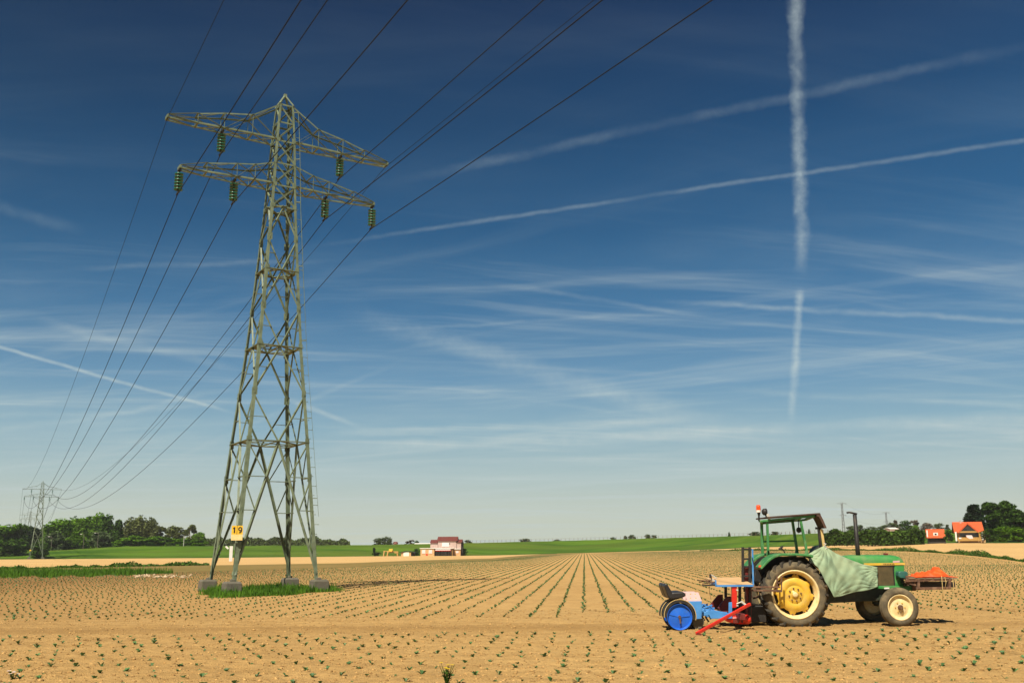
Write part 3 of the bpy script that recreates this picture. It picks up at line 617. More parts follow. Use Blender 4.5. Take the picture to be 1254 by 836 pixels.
w=MB(); pb(w,1140.6,651.5,1146,655.2,Yo+.4,1.6); f=ob('dormer_window',w,M['white'],H); w=MB(); pb(w,1142.3,652.5,1144.6,654.4,Yo+.34,.05); ob('pane',w,M['glass'],f)
w=MB(); pb(w,1133.4,648.5,1134.2,657,Yo-.1,.5); ob('gable_edge',w,M['white'],H)
def recentre(H,c,rz=0):
    c=Vector(c); st_=list(H.children)
    while st_:
        o=st_.pop(); o.data.transform(Matrix.Translation(-c)); st_+=list(o.children)
    H.location=c; H.rotation_euler.z=rz
for o in list(COL.objects):
    if o.type=='EMPTY' and o.get('category') in('house','shed','play frame','barn','cottage','greenhouse','outbuilding') and o.location.length<.01:
        pts=[v.co for ch in o.children for v in ch.data.vertices]; mn=[min(p[i] for p in pts) for i in range(3)]; mxx=[max(p[i] for p in pts) for i in range(3)]
        recentre(o,((mn[0]+mxx[0])/2,(mn[1]+mxx[1])/2,mn[2]),R(-20) if mn[0]>60 and mn[1]<300 else 0)
        if mn[0]>60 and mn[1]<300: o.location.x+=1.35 if o.get('category')=='house' else 1.2; o.scale=(.9,.9,.98)
# street lamps, posts, fence
for u,vt,l in((60.4,657,'leftmost of the three street lamps in front of the wood, nearest the second pylon'),(99.6,654,'middle one of the three street lamps in front of the wood'),(117,652.5,'rightmost of the three street lamps in front of the wood')):
    b=crest(u,33); z=at(u,vt,b.y).z; H=empty('street_lamp',b-Vector((0,0,.3)),l,'street lamp','street lamps in front of the wood'); h=z-b.z+.3
    w=MB(); w.tube([(0,0,0),(0,0,h-.3),(-.15,0,h),(-.9,0,h+.1)],[.12,.09,.075,.06],8); ob('pole',w,M['concrete'],H); w=MB(); w.box((-1.1,0,h+.08),(.7,.3,.18)); ob('lamp_head',w,M['galv'],H,bevel=.05)
b=crest(222.6,33); H=empty('utility_pole',b,'slim pale pole among the bushes left of the big pylon','pole'); w=MB(); w.tube([(0,0,-.3),(0,0,at(222.6,657,b.y).z-b.z)],[.14,.1],8); ob('pole',w,M['galv'],H); w=MB(); w.box((0,0,at(222.6,657,b.y).z-b.z),(.5,.2,.2)); ob('pole_cap',w,M['galv'],H)
for u,s,l in((612.5,19,'white marker post on the dyke slope right of the white house'),(814.5,18,'white marker post on the dyke slope left of the tractor cab')):
    Y=float(yb(u))+s; zt=at(u,672.0 if u<700 else 666.4,Y).z; p=Vector(((u-627)/1207*Y,Y,zt-1.0)); w=MB(); w.tube([(0,0,-1),(0,0,.8)],.22,8); w.lathe([(.8,.22),(.95,.17),(1.0,.0)],'z',8); o=ob('marker_post',w,M['white'],None,p); tag(o,l,'marker post','white marker posts on the dyke')
H=empty('wire_fence',crest(560),'thin post and wire fence along the crest of the dyke','fence'); o0=H.location.copy(); pts=[]
for i,u in enumerate(np.arange(566,1030,5.2)):
    p=crest(u)-o0; pts.append(p); w=MB(); w.box(p+Vector((0,0,.45)),(.10,.10,1.05)); ob('fence_post',w,M['wood_g'],H)
w=MB(); w.tube([p+Vector((0,0,.9)) for p in pts],.012,4); w.tube([p+Vector((0,0,.5)) for p in pts],.012,4); ob('fence_wire',w,M['wire'],H)
# ------------------------------------------------------------------ pylons
HZ=[(.0,1.9),(6.49,1.385),(10.86,1.02),(14.52,.79),(17.69,.605),(18.76,.56),(21.06,.47),(23.0,.345)]
def hs(z): return float(np.interp(z,[a for a,b in HZ],[b for a,b in HZ]))
SG=[(-1,-1),(1,-1),(1,1),(-1,1)]
def PC(i,z): h=hs(z); return Vector((SG[i%4][0]*h,SG[i%4][1]*h,z))
AL=R(31.8); T1=Vector((-11.08,43.8,0))
PY=empty('electricity_pylon',T1,'tall pale green lattice pylon standing in the field with a yellow number plate','pylon','pylons of the power line',AL)
for i in range(4):
    m=MB(); zs=[.45,6.49,10.86,14.52,17.69,21.06,23.0]
    for a,b in zip(zs,zs[1:]): m.angle(PC(i,a),PC(i,b),.16-.0032*a,.02,Vector((SG[i][0],SG[i][1],0)))
    for z in(1.91,4.9,6.49,8.68,10.86,12.7,14.52,16.1,17.69,18.76,21.06):   # gusset and splice plates
        c=PC(i,z); k_=.34 if z<17 else .2
        m.box(c+Vector((-SG[i][0]*.09,SG[i][1]*.008,0)),(.18,.012,k_)); m.box(c+Vector((SG[i][0]*.008,-SG[i][1]*.09,0)),(.012,.18,k_))
    ob('leg',m,M['steel'],PY)
    m=MB(); c=PC(i,.0); m.lathe([(-.3,.50),(.42,.47),(.5,.40),(.5,0)],'z',4,(c.x,c.y,0)); m.V=[tuple(Matrix.Rotation(R(45),3,'Z')@(Vector(v)-Vector((c.x,c.y,0)))+Vector((c.x,c.y,0))) for v in m.V]
    m.box((c.x*.985,c.y*.985,.53),(.2,.2,.12)); ob('footing',m,M['concrete'],PY,bevel=.03)
W1,W2=.072,.045
for i in range(4):
    m=MB(); j=i+1; n=Vector((SG[i][0]+SG[j%4][0],SG[i][1]+SG[j%4][1],0)).normalized()
    b=lambda p,q,w=W1: m.angle(Vector(p)-n*.03,Vector(q)-n*.03,w,.012,n+Vector((0,0,1.0)))
    Mz=lambda z:(PC(i,z)+PC(j,z))/2
    for z in(6.49,10.86,14.52): m.bar(PC(i,z)-n*.06,PC(j,z)-n*.06,.19,.03)
    for k in(i,j):
        f=PC(k,.75); top=Mz(6.49); b(top,f,.10)
        on=lambda z: top+(f-top)*((6.49-z)/(6.49-.75))
        zz=[5.6,4.9,3.45,1.91]
        for z in(4.9,3.45,1.91): m.bar(PC(k,z)-n*.05,on(z)-n*.05,.11 if z>2 else .08,.03)
        for z0,z1 in((6.49,4.9),(4.9,3.45),(3.45,1.91)): b(PC(k,z0),on(z1),W2*1.1)
    for zl,zh in((6.49,10.86),(10.86,14.52),(14.52,17.69)):
        zm=zl+(zh-zl)*.5
        for k in(i,j):
            b(Mz(zl),PC(k,zm)); b(PC(k,zm),Mz(zh))
            for f in(.24,.76):
                z=zl+(zh-zl)*f; g_=(zm-abs(z-zm)*0); t=(z-zl)/(zm-zl) if z<zm else (zh-z)/(zh-zm); mid=Mz(zl if z<zm else zh); q_=mid+(PC(k,zm)-mid)*t; m.bar(PC(k,z)-n*.04,q_-n*.04,.075,.02)
    lv=[17.69,18.76,19.9,21.06,22.05,23.0]
    for k,(a,c) in enumerate(zip(lv,lv[1:])):
        b(PC(i,a),PC(j,a),.075); b(PC(i if k%2 else j,a),PC(j if k%2 else i,c),.07)
        if k<3: b(PC(j if k%2 else i,a),PC(i if k%2 else j,c),.055)
    b(PC(i,23),PC(j,23),.08)
    ob('bracing_panel',m,M['steel'],PY)
for z in(6.49,10.86,14.52,17.69):
    m=MB(); q_=[(PC(i,z)+PC(i+1,z))/2 for i in range(4)]
    for i in range(4): m.bar(q_[i],q_[(i+1)%4],.17,.03)
    if z<12: m.bar(q_[0],q_[2],.11,.03); m.bar(q_[1],q_[3],.11,.026)
    ob('diaphragm',m,M['steel'],PY)
m=MB(); ap=Vector((0,0,23.62))
for i in range(4): m.bar(PC(i,23),ap,.085,.06)
m.box(ap,(.14,.14,.12)); ob('peak',m,M['steel'],PY)
INS=[]
def insul(a,z,parent):
    m=MB(); m.tube([(a,0,z+.03),(a,0,z-1.12)],.032,6)
    m.box((a,0,z-.02),(.12,.30,.08)); m.tube([(a,-.22,z-1.14),(a,0,z-1.10),(a,.22,z-1.14)],.045,6)
    o=ob('insulator',m,M['iron'],parent); d=MB()
    for k in range(6): d.lathe([(z-.20-k*.145+.055,.03),(z-.20-k*.145+.035,.07),(z-.20-k*.145,.20),(z-.20-k*.145-.05,.195),(z-.20-k*.145-.012,.05)],'z',14,(a,0,0))
    ob('glass_discs',d,M['insul'],o,smooth=True); INS.append((a,z-1.16))
def arm(zb_,half,zt,fr,ht,ins,w):
    for s in(-1,1):
        m=MB(); h0=hs(zb_); X=[h0]+[half*f for f in fr]; yw=lambda x: h0+(.20-h0)*((x-h0)/(half-h0))**1.3
        B=lambda x,y: Vector((s*x,y*yw(x),zb_)); Tp=[(hs(zt),zt)]+[(half*f,zb_+h) for f,h in zip(fr,ht)]
        TT_=lambda k,y: Vector((s*Tp[k][0],y*(yw(Tp[k][0]) if k else hs(zt))*(1 if k else 1),Tp[k][1]))
        for y in(-1,1):
            for k in range(len(X)-1): m.angle(B(X[k],y),B(X[k+1],y),w*1.3,.02,Vector((0,y,-1)))
            for k in range(len(Tp)-1): m.angle(TT_(k,y),TT_(k+1,y),w,.012,Vector((0,y,1))) if k<len(Tp)-2 else m.bar(TT_(k,y),TT_(k+1,y),w*1.5,w*.15)
            for k in range(1,len(X)): m.bar(B(X[k],y),TT_(k,y),w*.8,w*.25)
            for k in range(1,len(X)-1): m.bar(B(X[k],y),TT_(k+1,y),w*1.4,w*.12) if k!=1 else m.bar(TT_(1,y),B(X[2],y),w*1.4,w*.12)
            m.bar(B(X[0],y),TT_(1,y),w*1.5,w*.12)
        for k in range(1,len(X)): m.bar(B(X[k],-1),B(X[k],1),w*1.6,w*.12); m.bar(TT_(k,-1),TT_(k,1),w*1.3,w*.12)
        for k in range(len(X)-1):
            y=1 if k%2 else -1; m.bar(B(X[k],y),B(X[k+1],-y),w*1.6,w*.12); m.bar(TT_(k,y),TT_(k+1,-y),w*1.2,w*.1)
            if k<2: m.bar(B(X[k],-y),B(X[k+1],y),w*1.4,w*.1)
        m.box((s*half,0,zb_+.08),(.10,.46,.14))
        o=ob('cross_arm',m,M['steel'],PY)
        for a in ins: insul(s*a,zb_-.02,o)
arm(21.06,5.45,22.95,(.30,.54,.76,1),(1.0,.78,.50,.18),(2.95,),.062)
arm(18.76,4.75,19.85,(.30,.475,.76,1),(.80,.68,.46,.16),(2.25,4.75),.058)
# steps and rail on the right leg, plates on the front leg
z=1.6; k=0
while z<22.6:
    c=PC(1,z); d=Vector((1,0,0)) if k%2 else Vector((0,-1,0)); m=MB(); m.tube([c-d*.02,c+d*.19],.011,5); m.tube([c+d*.175,c+d*.195],.02,6); ob('step_bolt',m,M['steel'],PY); z+=.42; k+=1
m=MB(); pts=[PC(1,z)+Vector((.17,-.12,0)) for z in(3.2,6.5,10.9,14.5,17.7,21,22.7)]; m.tube(pts,[.008]*3+[.014]*4,6)
for z in(4,7.6,11.2,14.8,18,20.2,22.65): c=PC(1,z); m.bar(c,c+Vector((.17,-.12,0)),.05,.03)
ob('safety_rail',m,M['steel'],PY)
inv=Matrix.Rotation(-AL,3,'Z'); nv=Vector((.245,-.97,0)); rv=Vector((.97,.245,0)); up=Vector((0,0,1))
def platebox(m,c,w,h,t): # camera-side facing enamel plate on the front leg, in pylon coordinates
    V=[inv@(c+rv*(x*w/2)+up*(z*h/2)+nv*(y*t/2)-T1) for z in(-1,1) for y in(-1,1) for x in(-1,1)]
    return m.add(V,[(0,2,3,1),(4,5,7,6),(0,1,5,4),(2,6,7,3),(0,4,6,2),(1,3,7,5)])
YP=T1.y-2.55; c=at(290.6,648.6,YP); m=MB(); platebox(m,c,.46,.36,.02); pl=ob('number_plate',m,M['plate'],PY)
m=MB(); cc=c+nv*.016
platebox(m,cc+rv*-.115,.055,.24,.008); platebox(m,cc+rv*-.15+up*.075,.05,.045,.008); platebox(m,cc+rv*-.012,.012,.36,.008)
for k in range(14):
    a=2*PI*k/14; a2=2*PI*(k+1)/14; p=cc+rv*(.115+.062*math.cos(a))+up*(.045+.065*math.sin(a)); q_=cc+rv*(.115+.062*math.cos(a2))+up*(.045+.065*math.sin(a2)); m.bar(inv@(p-T1),inv@(q_-T1),.045,.01,inv@nv)
prev=None
for k in range(6):
    a=R(10-k*24); p=cc+rv*(.100+.077*math.cos(a))+up*(.03+.135*math.sin(a)); 
    if prev is not None: m.bar(inv@(prev-T1),inv@(p-T1),.042,.012,inv@nv)
    prev=p
ob('digits',m,M['ink'],pl)
m=MB(); platebox(m,at(290,657.2,YP),.46,.27,.02); ob('lower_plate',m,M['plate2'],PY)
m=MB(); platebox(m,c+Vector((0,.05,-.16)),.06,.75,.03); platebox(m,at(286.5,664,YP)+Vector((0,.06,0)),.05,.6,.03); ob('plate_bracket',m,M['steel'],PY)
m=MB(); a=at(282.8,677.5,YP+.02); platebox(m,a,.13,.62,.03); ob('white_marker_board',m,M['white'],PY)
m=MB(); a=at(278.2,670,YP+.05); m.bar(inv@(a+rv*-.06+up*.05-T1),inv@(a+rv*.05-up*.05-T1),.07); ob('white_clip',m,M['white'],PY)
T2=Vector((-146.2,302,0)); T3=Vector((-276.5,560,0)); 
T2.z=float(gz(T2.x,T2.y)); T3.z=2.0
lab=['second pylon of the line, much smaller, standing before the dark trees at far left','third and smallest pylon of the line, half hidden by trees at far left']
PY2=[]
for tpos,l in((T2,lab[0]),(T3,lab[1])):
    o=copy_tree(PY); o['label']=l; o.location=tpos; o.rotation_euler.z=R(29); PY2.append(o)
    for ch in list(o.children):
        if ch.name.split('.')[0] in('lower_plate','plate_bracket','white_marker_board','white_clip','step_bolt'): bpy.data.objects.remove(ch)
        elif ch.name.startswith('number_plate'):
            for g_ in list(ch.children): bpy.data.objects.remove(g_)
# wires
def att(tp,al,a,z): return Vector((tp.x+a*math.cos(al),tp.y+a*math.sin(al),tp.z+z))
BE=R(28.0); T0=T1+Vector((math.sin(BE),-math.cos(BE),0))*275
WD=[(-5.45,21.05,'leftmost thin earth wire, from the left tip of the upper arm of the big pylon',.012,1),
 (-4.75,17.58,'power line hanging from the left end insulator of the lower arm',.019,0),(-2.95,19.88,'power line hanging from the left insulator of the upper arm',.019,0),(-2.25,17.58,'power line hanging from the inner left insulator of the lower arm',.019,0),
 (2.25,17.58,'power line hanging from the inner right insulator of the lower arm',.019,0),(2.95,19.88,'power line hanging from the right insulator of the upper arm',.019,0),(4.75,17.58,'rightmost power line, hanging from the right end insulator of the lower arm',.019,0),
 (5.45,21.05,'thin earth wire from the right tip of the upper arm of the big pylon',.012,1)]
for a,z,l,r,ew in WD:
    P_=[att(T0,BE,a,z),att(T1,AL,a,z),att(T2,R(29),a,z),att(T3,R(29),a,z)]; pts=[]
    sg=[5.0,SAG_E if ew else SAG,6.5]
    for k in range(3):
        for i in range(28 if k<2 else 14):
            t=i/(28 if k<2 else 14); p=P_[k].lerp(P_[k+1],t); p.z-=4*sg[k]*t*(1-t); pts.append(p)
    pts.append(P_[3]); rs=[r*(1+.9*min(1,max(0,(p.y-60)/200))) for p in pts]
    m=MB(); m.tube(pts,rs,5); o=link('power_line',newmesh('power_line',m.V,m.F,M['wire'],True)); tag(o,l,'power line','overhead wires of the power line')
# slim pylons far beyond the dyke
def far_pylon(u,vt,Y,l):
    b=at(u,664,Y); h=at(u,vt,Y).z-b.z; H=empty('distant_pylon',b,l,'pylon','slim distant pylons beyond the dyke'); w0,w1=1.9,.8; m=MB()
    c=lambda i,t: Vector((SG[i%4][0]*(w0+(w1-w0)*min(1,t*1.35)),SG[i%4][1]*(w0+(w1-w0)*min(1,t*1.35)),h*t))
    for i in range(4):
        m.bar(c(i,0),c(i,.74),.38); m.bar(c(i,.74),c(i,1),.3)
        for k in range(12): t=k/12; m.bar(c(i,t),c(i+1,t+1/12),.2) if k%2 else m.bar(c(i+1,t),c(i,t+1/12),.2)
    ob('mast',m,M['far_steel'],H)
    for t,w in((.98,6.5),(.68,5)):
        m=MB()
        for s in(-1,1):
            for y in(-.6,.6): m.bar((0,y,h*t),(s*w,0,h*t+.2),.26); m.bar((0,y,h*t+1.6),(s*w,0,h*t+.2),.22)
        ob('cross_arm',m,M['far_steel'],H)
    return b,h
f1=far_pylon(1034.5,615.5,1300,'slim distant pylon left of the exhaust pipe, the taller one'); f2=far_pylon(1088,627,1480,'slim distant pylon right of the exhaust pipe, above low trees')
for k,(t,s,l) in enumerate(((.98,4.6,'upper faint wire between the two slim distant pylons'),(.68,3.6,'lower faint wire between the two slim distant pylons'))):
    A=f1[0]+Vector((s,0,f1[1]*t)); B=f2[0]+Vector((s,0,f2[1]*t)); C_=B+(B-A)*.35; m=MB(); pts=[]
    for p,q_ in((A,B),(B,C_)):
        for i in range(15): t_=i/14; w=p.lerp(q_,t_); w.z-=4*7*t_*(1-t_); pts.append(w)
    m.tube(pts,.07,4); o=ob('distant_power_line',m,M['wire']); tag(o,l,'power line','faint distant wires')
# ------------------------------------------------------------------ tractor
Y0=22.0; TR=Vector((at(975,729,Y0).x,Y0,0))
def T(u,v,y): return at(u,v,Y0+y)-TR
def poly(pts,y): return [(lambda p:(p.x,p.z))(T(u,v,y)) for u,v in pts]
TRC=empty('tractor',TR,'old green tractor with yellow wheels and open roofed cab standing on the field','tractor')
def tb(name,m,pts,y0,y1,mt,parent=None,bevel=.01,yr=None):
    b=MB(); b.prism(poly(pts,y0 if yr is None else yr),y0,y1); return ob(name,b,M[mt],parent or TRC,bevel=bevel)
def tubeo(name,pts,r,mt,parent=None,n=8):
    b=MB(); b.tube(pts,r,n); return ob(name,b,M[mt],parent or TRC,smooth=True)
def wheel(cx_,cz,yo,sg,R_,rr_,w,front):
    Yf=lambda h: yo+sg*h; rim=MB()
    if not front:
        rim.lathe([(Yf(h),r) for h,r in((.03,rr_+.015),(.015,rr_+.03),(.03,rr_-.005),(.06,rr_-.02),(.11,rr_-.035),(.14,rr_-.055),(.25,rr_-.06),(.30,rr_-.03),(w-.02,rr_+.02))],'y',48,(cx_,0,cz))
        rw=ob('rear_wheel',rim,M['yellow_p'],TRC,smooth=True)
        d=MB(); sc=lambda j,r,t: r if j<9 else (r+(.078 if j>=10 else .035)*max(0,math.cos(8*(t+.15)))**.7)
        d.lathe([(Yf(h),r) for h,r in((.075,.0),(.07,.075),(.085,.08),(.085,.125),(.10,.19),(.105,.2),(.09,.215),(.095,.30),(.115,.345),(.15,.378),(.165,.382),(.185,.378))],'y',96,(cx_,0,cz),rad=sc)
        dd=ob('wheel_disc',d,M['yellow'],rw,smooth=True)
        b=MB()
        for k in range(8):
            a=k*PI/4+.2; b.lathe([(Yf(.10),.017),(Yf(.062),.017),(Yf(.058),.0)],'y',6,(cx_+.135*math.cos(a),0,cz+.135*math.sin(a)))
            a=k*PI/4+.25-.4; b.lathe([(Yf(.16),.016),(Yf(.13),.016),(Yf(.125),0)],'y',6,(cx_+.435*math.cos(a),0,cz+.435*math.sin(a)))
        ob('wheel_bolts',b,M['rust'],rw); b=MB(); b.lathe([(Yf(.08),.06),(Yf(.05),.055),(Yf(.04),.03),(Yf(.04),0)],'y',20,(cx_,0,cz)); ob('hub_cap',b,M['yellow_p'],rw)
        b=MB(); b.lathe([(Yf(.28),.0),(Yf(.28),.44)],'y',32,(cx_,0,cz)); ob('wheel_back',b,M['black'],rw)
        t=MB(); t.lathe([(Yf(h),r) for h,r in((.025,rr_+.02),(.0,rr_+.06),(-.012,rr_+.11),(.005,R_-.09),(.04,R_-.055),(.09,R_-.04),(w/2,R_-.034),(w-.09,R_-.04),(w-.04,R_-.055),(w,R_-.1),(w+.01,rr_+.1),(w-.02,rr_+.02))],'y',72,(cx_,0,cz)); ty=ob('tyre',t,M['tyre_wall'],rw,smooth=True)
        lg=MB(); nl=22
        for k in range(nl):
            for side in(0,1):
                a0=2*PI*(k+.5*side)/nl
                def lp(a,h,r): hh=h if side==0 else w-h; return Vector((cx_+r*math.cos(a),Yf(hh),cz+r*math.sin(a)))
                sec=[(0.0,-.004,R_-.125,R_-.095,.032),(0.015,.012,R_-.09,R_-.03,.045),(.05,.05,R_-.06,R_,.05),(.17,.14,R_-.06,R_+.003,.042),(.30,.235,R_-.06,R_,.036)]
                Vv=[]
                for da,h,r0,r1,wd in sec:
                    aa=a0-da*1.0
                    Vv+=[lp(aa-wd,h,r0),lp(aa+wd,h,r0),lp(aa+wd*.8,h,r1),lp(aa-wd*.8,h,r1)]
                Fq=[(0,3,2,1),(16,17,18,19)]+[(4*i+a,4*i+(a+1)%4,4*i+4+(a+1)%4,4*i+4+a) for i in range(4) for a in range(4)]
                lg.add(Vv,Fq)
        ob('tread_lugs',lg,M['tyre'],ty)
    else:
        rim.lathe([(Yf(h),r) for h,r in((.03,rr_+.01),(.01,rr_+.018),(.02,rr_-.01),(.05,rr_-.02),(.07,rr_-.035),(.08,.2),(.06,.16),(.045,.10),(.05,.085),(.03,.06),(.03,0))],'y',40,(cx_,0,cz)); rw=ob('front_wheel',rim,M['yellow_p'],TRC,smooth=True)
        b=MB(); b.lathe([(Yf(.05),.06),(Yf(-.01),.055),(Yf(-.03),.04),(Yf(-.03),0)],'y',16,(cx_,0,cz)); ob('hub_cap',b,M['rust'],rw,bevel=.004); b=MB()
        for k in range(6): a=k*PI/3; b.lathe([(Yf(.06),.014),(Yf(.03),.014),(Yf(.028),0)],'y',6,(cx_+.105*math.cos(a),0,cz+.105*math.sin(a)))
        ob('wheel_bolts',b,M['yellow'],rw)
        t=MB(); t.lathe([(Yf(h),r) for h,r in((.02,rr_+.01),(.0,rr_+.03),(-.01,rr_+.07),(.01,R_-.055),(.03,R_-.022),(.055,R_-.008),(.07,R_-.012),(.08,R_),(w/2,R_+.004),(w-.08,R_),(w-.07,R_-.012),(w-.055,R_-.008),(w-.03,R_-.022),(w,R_-.06),(w,rr_+.03),(w-.02,rr_))],'y',56,(cx_,0,cz)); ob('tyre',t,M['tyre_wall'],rw,smooth=True)
RZ=.69; FX=T(1103,742,.05).x; FZ=.40
wheel(0,RZ,0,1,.745,.505,.42,False); wheel(0,RZ,1.86,-1,.745,.505,.42,False)
wheel(FX,FZ,.05,1,.425,.265,.22,True); wheel(FX,FZ,1.81,-1,.425,.265,.22,True)
# underbody
tb('transmission',None,[(962,700),(1022,703),(1024,733),(1012,742),(975,745),(958,735)],.58,1.28,'chassis')
tb('engine_block',None,[(1018,694),(1092,694),(1096,717),(1092,729),(1076,735),(1018,738)],.70,1.16,'chassis')
b=MB(); c=T(975,729,.5); b.tube([(0,.3,RZ),(0,1.56,RZ)],.11,16); ob('rear_axle',b,M['chassis'],TRC)
b=MB(); b.box((FX,.93,FZ+.06),(.16,1.3,.13)); b.box((FX-.05,.93,FZ+.2),(.42,.4,.25)); b.tube([(FX,.26,FZ),(FX,.42,FZ)],.05,10); b.tube([(FX,1.44,FZ),(FX,1.6,FZ)],.05,10); ob('front_axle',b,M['chassis'],TRC,bevel=.015)
tb('side_rail',None,[(1074,717),(1107,716.5),(1107,719.5),(1100,721),(1074,720.5)],.60,1.26,'green')
tb('front_bracket',None,[(1106,713),(1121,712),(1121,722),(1106,724)],.62,1.22,'green_d')
tb('front_bracket_plate',None,[(1117.5,712),(1122,711.5),(1122,723),(1117.5,723)],.55,.6,'rust')
tb('white_sticker',None,[(1083,719),(1089,718.8),(1089,720.6),(1083,720.8)],.585,.6,'white',bevel=0)
# hood
b=MB(); yc=.93; secs=[]
for u,vt,vb,hw in((1020,683,690,.26),(1031,680.6,690,.275),(1045,679.4,690,.285),(1075,679.2,690,.29),(1097,679.6,690,.285),(1103,681,690,.275),(1106.5,684.5,690,.26),(1108,688,690,.245)):
    x=T(u,vt,.64).x; zt=T(u,vt,.70).z; z0=T(u,vb,.64).z; h=zt-z0
    secs.append([(x,yc-hw,z0),(x,yc-hw-.004,z0+h*.35),(x,yc-hw+.012,z0+h*.68),(x,yc-hw+.05,z0+h*.9),(x,yc-hw+.12,z0+h*.985),(x,yc,z0+h*1.03),(x,yc+hw-.12,z0+h*.985),(x,yc+hw-.05,z0+h*.9),(x,yc+hw,z0+h*.6),(x,yc+hw,z0)])
n=10; V=[p for s_ in secs for p in s_]; Fq=[(i*n+k,i*n+k+1,(i+1)*n+k+1,(i+1)*n+k) for i in range(len(secs)-1) for k in range(n-1)]+[tuple(range(n)),tuple((len(secs)-1)*n+k for k in range(n))[::-1]]
b.add(V,Fq); hood=ob('hood',b,M['green'],TRC,smooth=True)
tb('hood_stripe',None,[(1058,689.2),(1108,688.6),(1108.3,691.3),(1058,692)],.632,.65,'yellow',hood,bevel=0)
b=MB()
for k in range(7): p=T(1082.5+k*2,690.2,.63); b.box((p.x,p.y,p.z),(.018,.006,.024))
ob('stripe_lettering',b,M['ink'],hood)
tb('sticker',None,[(1093.6,686.3),(1101.8,685.9),(1101.8,688.2),(1093.6,688.6)],.628,.64,'pink',hood,bevel=0)
tb('filler_cap',None,[(1083.5,676.8),(1087.8,676.8),(1087.8,680),(1083.5,680)],.88,.98,'red_d',hood)
tb('cowl',None,[(1013,683),(1074,691),(1074,715),(1013,715)],.66,1.2,'green')
gr=tb('side_grille',None,[(1073,692.2),(1095,691.6),(1095,717),(1073,717)],.66,1.2,'grille')
b=MB()
for k in range(17):
    p=T(1074.2+k*1.22,692.6,.64); q_=T(1074.2+k*1.22,716.4,.64); b.bb((p.x-.0045,p.y,q_.z),(p.x+.0045,p.y+.03,p.z))
ob('grille_slats',b,M['timber'] if False else M['grille'],gr)
b=MB(); 
for u0,u1,v0,v1 in((1072.3,1074,691.8,717.5),(1094.2,1095.4,691.5,717.5),(1073,1095,691.2,692.6),(1073,1095,716.4,717.6)):
    p=T(u0,v0,.635); q_=T(u1,v1,.635); b.bb((p.x,p.y,q_.z),(q_.x,p.y+.04,p.z))
ob('grille_frame',b,M['black'],gr)
tb('nose_panel',None,[(1095.4,691.4),(1108,691.2),(1107.4,704),(1106.5,717),(1095.4,717)],.645,1.215,'green',bevel=.02)
hl=tb('headlight',None,[(1100.5,700),(1103,699),(1111,699.4),(1112.3,701.5),(1112,706.5),(1109.5,708),(1102.5,707.6),(1100.3,705)],.42,.62,'teal',bevel=.02)
tb('headlight_arm',None,[(1105,707.5),(1107,707.5),(1107,714),(1105,714)],.5,.62,'black')
# exhaust
tubeo('exhaust_pipe',[T(1051,683,.8),T(1049.9,668,.8),T(1046.6,629.5,.8)],[.055,.05,.044],'black',n=12)
b=MB(); p=T(1049,629,.8); q_=T(1040,626.9,.8); b.bar(p,q_,.11,.035); b.bar(q_,T(1037.3,627.6,.8),.10,.04); ob('rain_cap',b,M['black'],TRC,bevel=.01)
# fenders
FP=[(931.5,695),(935.5,690),(941,684),(948,679.3),(957,677.2),(975,677),(993,678.3),(996.5,680)]
FL=[(932.8,697),(937.6,692),(943,686.6),(949.6,682.3),(957,680.2),(975,679.8),(992.5,681.2),(995.5,683)]
for y0,y1 in((.02,.56),(1.30,1.84)):
    b=MB(); P_=poly(FP,.02)+poly(FL[::-1],.02); b.prism(P_,y0,y1); f=ob('fender',b,M['green_d'],TRC,bevel=.012)
    b=MB(); yi=(.5,.56) if y0<1 else (1.3,1.36); b.prism(poly([(934,696),(950,681.5),(993,681.5),(1012,700),(1008,720),(990,715),(960,722),(942,712)],.02),*yi); ob('fender_side',b,M['black'],f)
tb('fender_lamp',None,[(929.8,691.8),(932.6,691.8),(932.6,695.2),(929.8,695.2)],.1,.2,'amber')
# cab
def post(p,q_,w=.05,nm='cab_post',mt='green_d'):
    b=MB(); b.bar(p,q_,w,w*1.2,(0,1,0)); return ob(nm,b,M[mt],TRC,bevel=.006)
post(T(941,684,.5),T(939.4,637,.5),.05); post(T(988.6,678,.5),T(980,635.5,.5),.052)
post(T(934,686,1.36),T(932.6,640,1.36),.06); post(T(976.6,678,1.36),T(970.4,637.5,1.36),.055)
for u,y in((941,.5),(988,.5),(976,1.36)):
    tb('post_gusset',None,[(u-2.5,679.5),(u+2.5,679.5),(u+1,673),(u-1.2,673)],y-.03,y+.03,'green_d')
post(T(933,662.8,1.36),T(974,661.8,1.36),.04,'cab_bar')
b=MB(); nr_=[T(932,637.8,.46),T(997,631.6,.46)]; fr=[T(932.5,640.5,1.40),T(986,636.2,1.40)]
b.bar(nr_[0],nr_[1],.055,.05); b.bar(fr[0],fr[1],.055,.05); b.bar(nr_[0],fr[0],.06,.05); b.bar(nr_[1],fr[1],.055,.05); b.bar(nr_[0].lerp(nr_[1],.75),fr[0].lerp(fr[1],.75),.05,.05); ob('roof_frame',b,M['green_d'],TRC,bevel=.006)
b=MB(); z_=lambda u,v,y: T(u,v,y)
A=T(940,632.3,.38); B_=T(1003.5,627.6,.38); dy=1.1
pr=[(A.x,A.z),(B_.x,B_.z),(T(1005,628.2,.38).x,T(1005,628.4,.38).z)]; 
b.prism([(x,z) for x,z in pr]+[(x,z-.035) for x,z in pr[::-1]],.38,.38+dy); cn=ob('canopy',b,M['roof_b'],TRC,bevel=.008)
